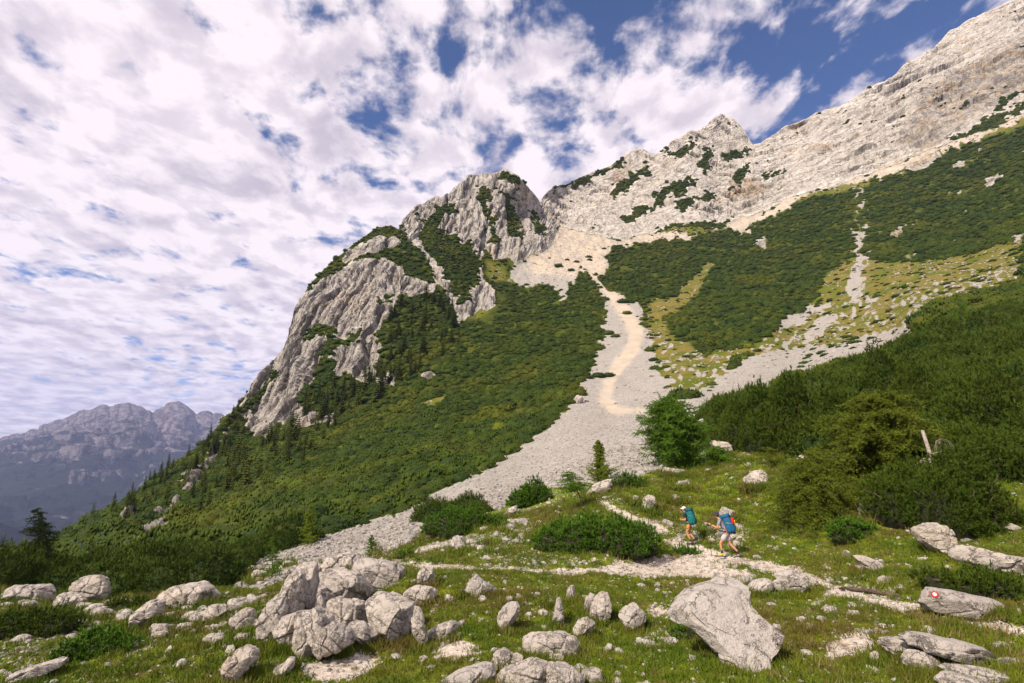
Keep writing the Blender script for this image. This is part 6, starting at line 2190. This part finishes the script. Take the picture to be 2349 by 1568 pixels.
def hat(parent, J, kind, mat, mat2=None):
    hx, hy, hz = J['head']
    bm = bmesh.new()
    bmesh.ops.create_uvsphere(bm, u_segments=20, v_segments=12, radius=1.0)
    for v in list(bm.verts):
        if v.co.z < -.05:
            v.co.z = -.05
    bmesh.ops.remove_doubles(bm, verts=bm.verts, dist=.002)
    for v in bm.verts:
        v.co = (v.co.x * .092, v.co.y * .108, v.co.z * .10)
    me = bpy.data.meshes.new('crown')
    bm.to_mesh(me)
    bm.free()
    for p in me.polygons:
        p.use_smooth = True
    o = link('cap' if kind == 'cap' else 'bucket_hat', me, mat, parent)
    o.location = (hx, hy - .004, hz + .032)
    o.rotation_euler = (R(6), 0, 0)
    bm = bmesh.new()
    vs = []
    K = 24
    full = kind != 'cap'
    rng_ = range(K) if full else range(K // 2 + 1)
    for k in rng_:
        an = 2 * math.pi * k / K
        r0 = Vector((math.cos(an) * .090, math.sin(an) * .105, .002))
        ext = .055 if full else .075 * math.sin(an) ** .5 + .004 if math.sin(an) > 0 else .004
        r1 = Vector((math.cos(an) * (.090 + ext * (1 if full else .3)), math.sin(an) * (.105 + ext), -.026 if full else -.014))
        vs.append((bm.verts.new(r0), bm.verts.new(r1), bm.verts.new(r1 - Vector((0, 0, .005))), bm.verts.new(r0 - Vector((0, 0, .005)))))
    nn = len(vs)
    for k in range(nn if full else nn - 1):
        a, b_ = vs[k], vs[(k + 1) % nn]
        for q in range(4):
            bm.faces.new((a[q], a[(q + 1) % 4], b_[(q + 1) % 4], b_[q]))
    bmesh.ops.recalc_face_normals(bm, faces=bm.faces)
    me = bpy.data.meshes.new('brim')
    bm.to_mesh(me)
    bm.free()
    link('brim', me, mat, o)
    if mat2:
        bm = bmesh.new()
        bmesh.ops.create_uvsphere(bm, u_segments=16, v_segments=10, radius=1.0)
        for v in bm.verts:
            v.co = (v.co.x * .0935, min(v.co.y, -.25) * .111, max(v.co.z, .0) * .092)
        me = bpy.data.meshes.new('back_panel')
        bm.to_mesh(me)
        bm.free()
        link('back_panel', me, mat2, o)
    return o


def hair(parent, J, pony=False):
    hx, hy, hz = J['head']
    bm = bmesh.new()
    bmesh.ops.create_uvsphere(bm, u_segments=16, v_segments=10, radius=1.0)
    for v in bm.verts:
        v.co = (v.co.x * .084, min(v.co.y, .15) * .100, v.co.z * .095)
    me = bpy.data.meshes.new('hair')
    bm.to_mesh(me)
    bm.free()
    for p in me.polygons:
        p.use_smooth = True
    o = link('hair', me, M_HAIR, parent)
    o.location = (hx, hy - .012, hz + .012)
    if pony:
        tube_obj('ponytail', [(0, -.09, .02), (0, -.14, .0), (0, -.15, -.07), (0, -.13, -.13)], [.022, .026, .022, .008], M_HAIR, o)
    return o


def pole(label, grip_w, tip_w):
    root = empty('trekking_pole', grip_w, label, 'trekking pole')
    d_ = tip_w - grip_w
    dn = d_.normalized()
    up = -dn
    tube_obj('shaft', [tuple(dn * .02), tuple(d_ * .5), tuple(d_ * .96)], [.011, .010, .008], M_POLE, root, 6)
    tube_obj('grip', [tuple(up * .07), tuple(up * .04), tuple(dn * .07)], [.020, .017, .015], M_BLACK, root, 8)
    tube_obj('basket', [tuple(d_ * .935), tuple(d_ * .94), tuple(d_ * .945)], [.012, .032, .012], M_BLACK, root, 8)
    tube_obj('tip', [tuple(d_ * .955), tuple(d_)], [.008, .003], M_DEAD, root, 6)
    return root


# joints: hiker one, small steady step
J1 = dict(pelvis=(0, 0, .92), spine=(0, .05, 1.10), chest=(0, .10, 1.30), neck=(0, .16, 1.46), head=(0, .20, 1.575),
          shl=(-.175, .11, 1.36), ell=(-.215, .09, 1.10), wrl=(-.17, .31, 1.12), shr=(.175, .11, 1.36), elr=(.215, .12, 1.10), wrr=(.17, .33, 1.06),
          hil=(-.085, 0, .88), knl=(-.09, .10, .50), anl=(-.09, -.09, .12), tol=(-.09, .05, .05),
          hir=(.085, 0, .88), knr=(.09, .03, .49), anr=(.09, -.25, .14), tor=(.09, -.12, .045))
g1 = G(1590, 1250)
W1 = make_hiker('hiker in white cap and black shirt carrying a tall teal backpack up the trail', g1 + Vector((-.12, 0, .02)), R(55), .94, J1, dict(shirt=M_BLACK, shorts=M_TAN, boot_l=M_BOOT, boot_r=M_BOOT, hem=.36, hemr=.10))
hair(W1, J1, True)
hat(W1, J1, 'cap', M_CAP, M_PURP)
# joints: hiker two, long stride, one arm forward
J2 = dict(pelvis=(0, 0, .90), spine=(0, .07, 1.09), chest=(0, .16, 1.30), neck=(0, .26, 1.45), head=(0, .32, 1.56),
          shl=(-.19, .18, 1.36), ell=(-.23, .30, 1.09), wrl=(-.20, .55, 1.20), shr=(.19, .16, 1.36), elr=(.24, .16, 1.08), wrr=(.20, .38, 1.02),
          hil=(-.09, 0, .86), knl=(-.10, .24, .50), anl=(-.10, .20, .12), tol=(-.10, .34, .055),
          hir=(.09, 0, .86), knr=(.10, -.10, .47), anr=(.10, -.42, .13), tor=(.10, -.30, .035))
g2 = G(1676, 1277)
W2 = make_hiker('hiker in charcoal bucket hat and grey shirt striding with a blue and red backpack', g2 + Vector((-.10, .0, .04)), R(62), 1.0, J2, dict(shirt=M_GREYT, shorts=M_LGREY, boot_l=M_LIME, boot_r=M_BOOT, hem=.72, hemr=.112))
hair(W2, J2)
hat(W2, J2, 'bucket', M_HAT)
for z in (.075,):
    wb = Vector(J2['wrl'])
    tube_obj('wrist_band', [tuple(wb + Vector((0, -.05, -.012))), tuple(wb + Vector((0, -.015, -.003)))], [.037, .036], M_PURP, W2)
bpy.context.view_layer.update()


def backpack(label, person, loc, tilt, sz, main, lid, accents, extra):
    mw = person.matrix_world
    root = empty('backpack', mw @ Vector(loc), label, 'backpack')
    root.rotation_euler = (mw.to_euler().x, 0, mw.to_euler().z)
    root.scale = person.scale
    w_, d_, h_ = sz
    rounded('main_bag', (w_, d_, h_), (0, 0, 0), (tilt, 0, 0), main, root, .06)
    rounded('lid', (w_ * .98, d_ * 1.05, h_ * .22), (0, .02 - math.sin(tilt) * h_ * .5, h_ * .52 * math.cos(tilt)), (tilt, 0, 0), lid, root, .0)
    rounded('front_pocket', (w_ * .66, d_ * .30, h_ * .52), (0, -d_ * .60, -h_ * .05), (tilt, 0, 0), accents[0], root, .05)
    for s in (-1, 1):
        rounded('side_pocket', (w_ * .20, d_ * .62, h_ * .36), (s * w_ * .53, -.01, -h_ * .25), (tilt, 0, 0), accents[1], root, .0)
        tube_obj('compression_strap', [(s * w_ * .53, d_ * .3, h_ * .12), (s * w_ * .56, -.02, h_ * .10), (s * w_ * .42, -d_ * .60, h_ * .08)], [.008, .008, .008], accents[2], root, 5)
        tube_obj('shoulder_strap', [(s * .09, d_ * .35, h_ * .33), (s * .13, d_ * .35 + .17, h_ * .34), (s * .14, d_ * .35 + .27, h_ * .10), (s * .15, d_ * .35 + .14, -h_ * .22), (s * .14, d_ * .45, -h_ * .30)], [.020, .026, .024, .016, .012], accents[3], root, 6)
        tube_obj('hip_belt', [(s * w_ * .45, d_ * .4, -h_ * .40), (s * .19, d_ * .4 + .14, -h_ * .43), (s * .08, d_ * .4 + .28, -h_ * .43)], [.030, .024, .014], accents[3], root, 6)
    tube_obj('daisy_strap', [(0, -d_ * .72, h_ * .40), (0, -d_ * .80, 0), (0, -d_ * .68, -h_ * .40)], [.007, .007, .007], accents[2], root, 5)
    for f in extra:
        f(root, w_, d_, h_)
    return root


M_STRAPG = flat_mat('pale_strap', (0.25, 0.33, 0.34), .7, .1, 30)
backpack('tall teal trekking backpack worn by the hiker in the white cap', W1, (0, -.125, 1.235), R(-12), (.34, .28, .66), M_TEAL, M_TEALD, (M_TEALD, M_TEAL, M_STRAPG, M_TEALD), [])


def x_red(root, w_, d_, h_):
    rounded('red_flap', (w_ * .86, d_ * .34, h_ * .34), (0, -d_ * .62, h_ * .24), (R(-12), 0, 0), M_REDN, root)
    rounded('red_trim', (w_ * .16, d_ * .30, h_ * .55), (w_ * .34, -d_ * .64, 0), (R(-12), 0, 0), M_REDN, root)
    tube_obj('yellow_strap', [(-w_ * .30, -d_ * .86, h_ * .30), (-w_ * .30, -d_ * .88, -h_ * .05)], [.014, .014], M_YEL, root, 6)
    rounded('dark_mesh', (w_ * .30, d_ * .16, h_ * .30), (0, -d_ * .80, h_ * .02), (R(-12), R(20), 0), M_BLACK, root)
    rounded('hanging_jacket', (w_ * .40, .10, h_ * .24), (w_ * .35, -d_ * .55, -h_ * .48), (R(-30), 0, 0), M_HAT, root)


backpack('blue backpack with red flap and yellow strap worn by the hiker in the bucket hat', W2, (0, -.115, 1.22), R(-18), (.34, .27, .62), M_BLUE, M_BLUE, (M_BLUE, M_BLUE, M_YEL, M_BLUE), [x_red])

for W_, J_, labs in ((W1, J1, ('left hand trekking pole of the hiker in the white cap', 'far hand trekking pole of the hiker in the white cap')), (W2, J2, ('trekking pole held forward by the hiker in the bucket hat', 'trekking pole hanging by the far side of the hiker in the bucket hat'))):
    for nm, lab in (('l', labs[0]), ('r', labs[1])):
        wr, el = Vector(J_['wr' + nm]), Vector(J_['el' + nm])
        h_ = W_.matrix_world @ (wr + (wr - el).normalized() * .085)
        fwd = W_.matrix_world.to_3x3() @ Vector((0, 1, 0))
        tipw = h_ + Vector((fwd.x * -.04, fwd.y * -.04, 0))
        tipw.z = W_.matrix_world.translation.z - .04 + (.0 if nm == 'l' else .02)
        pole(lab, h_, tipw)
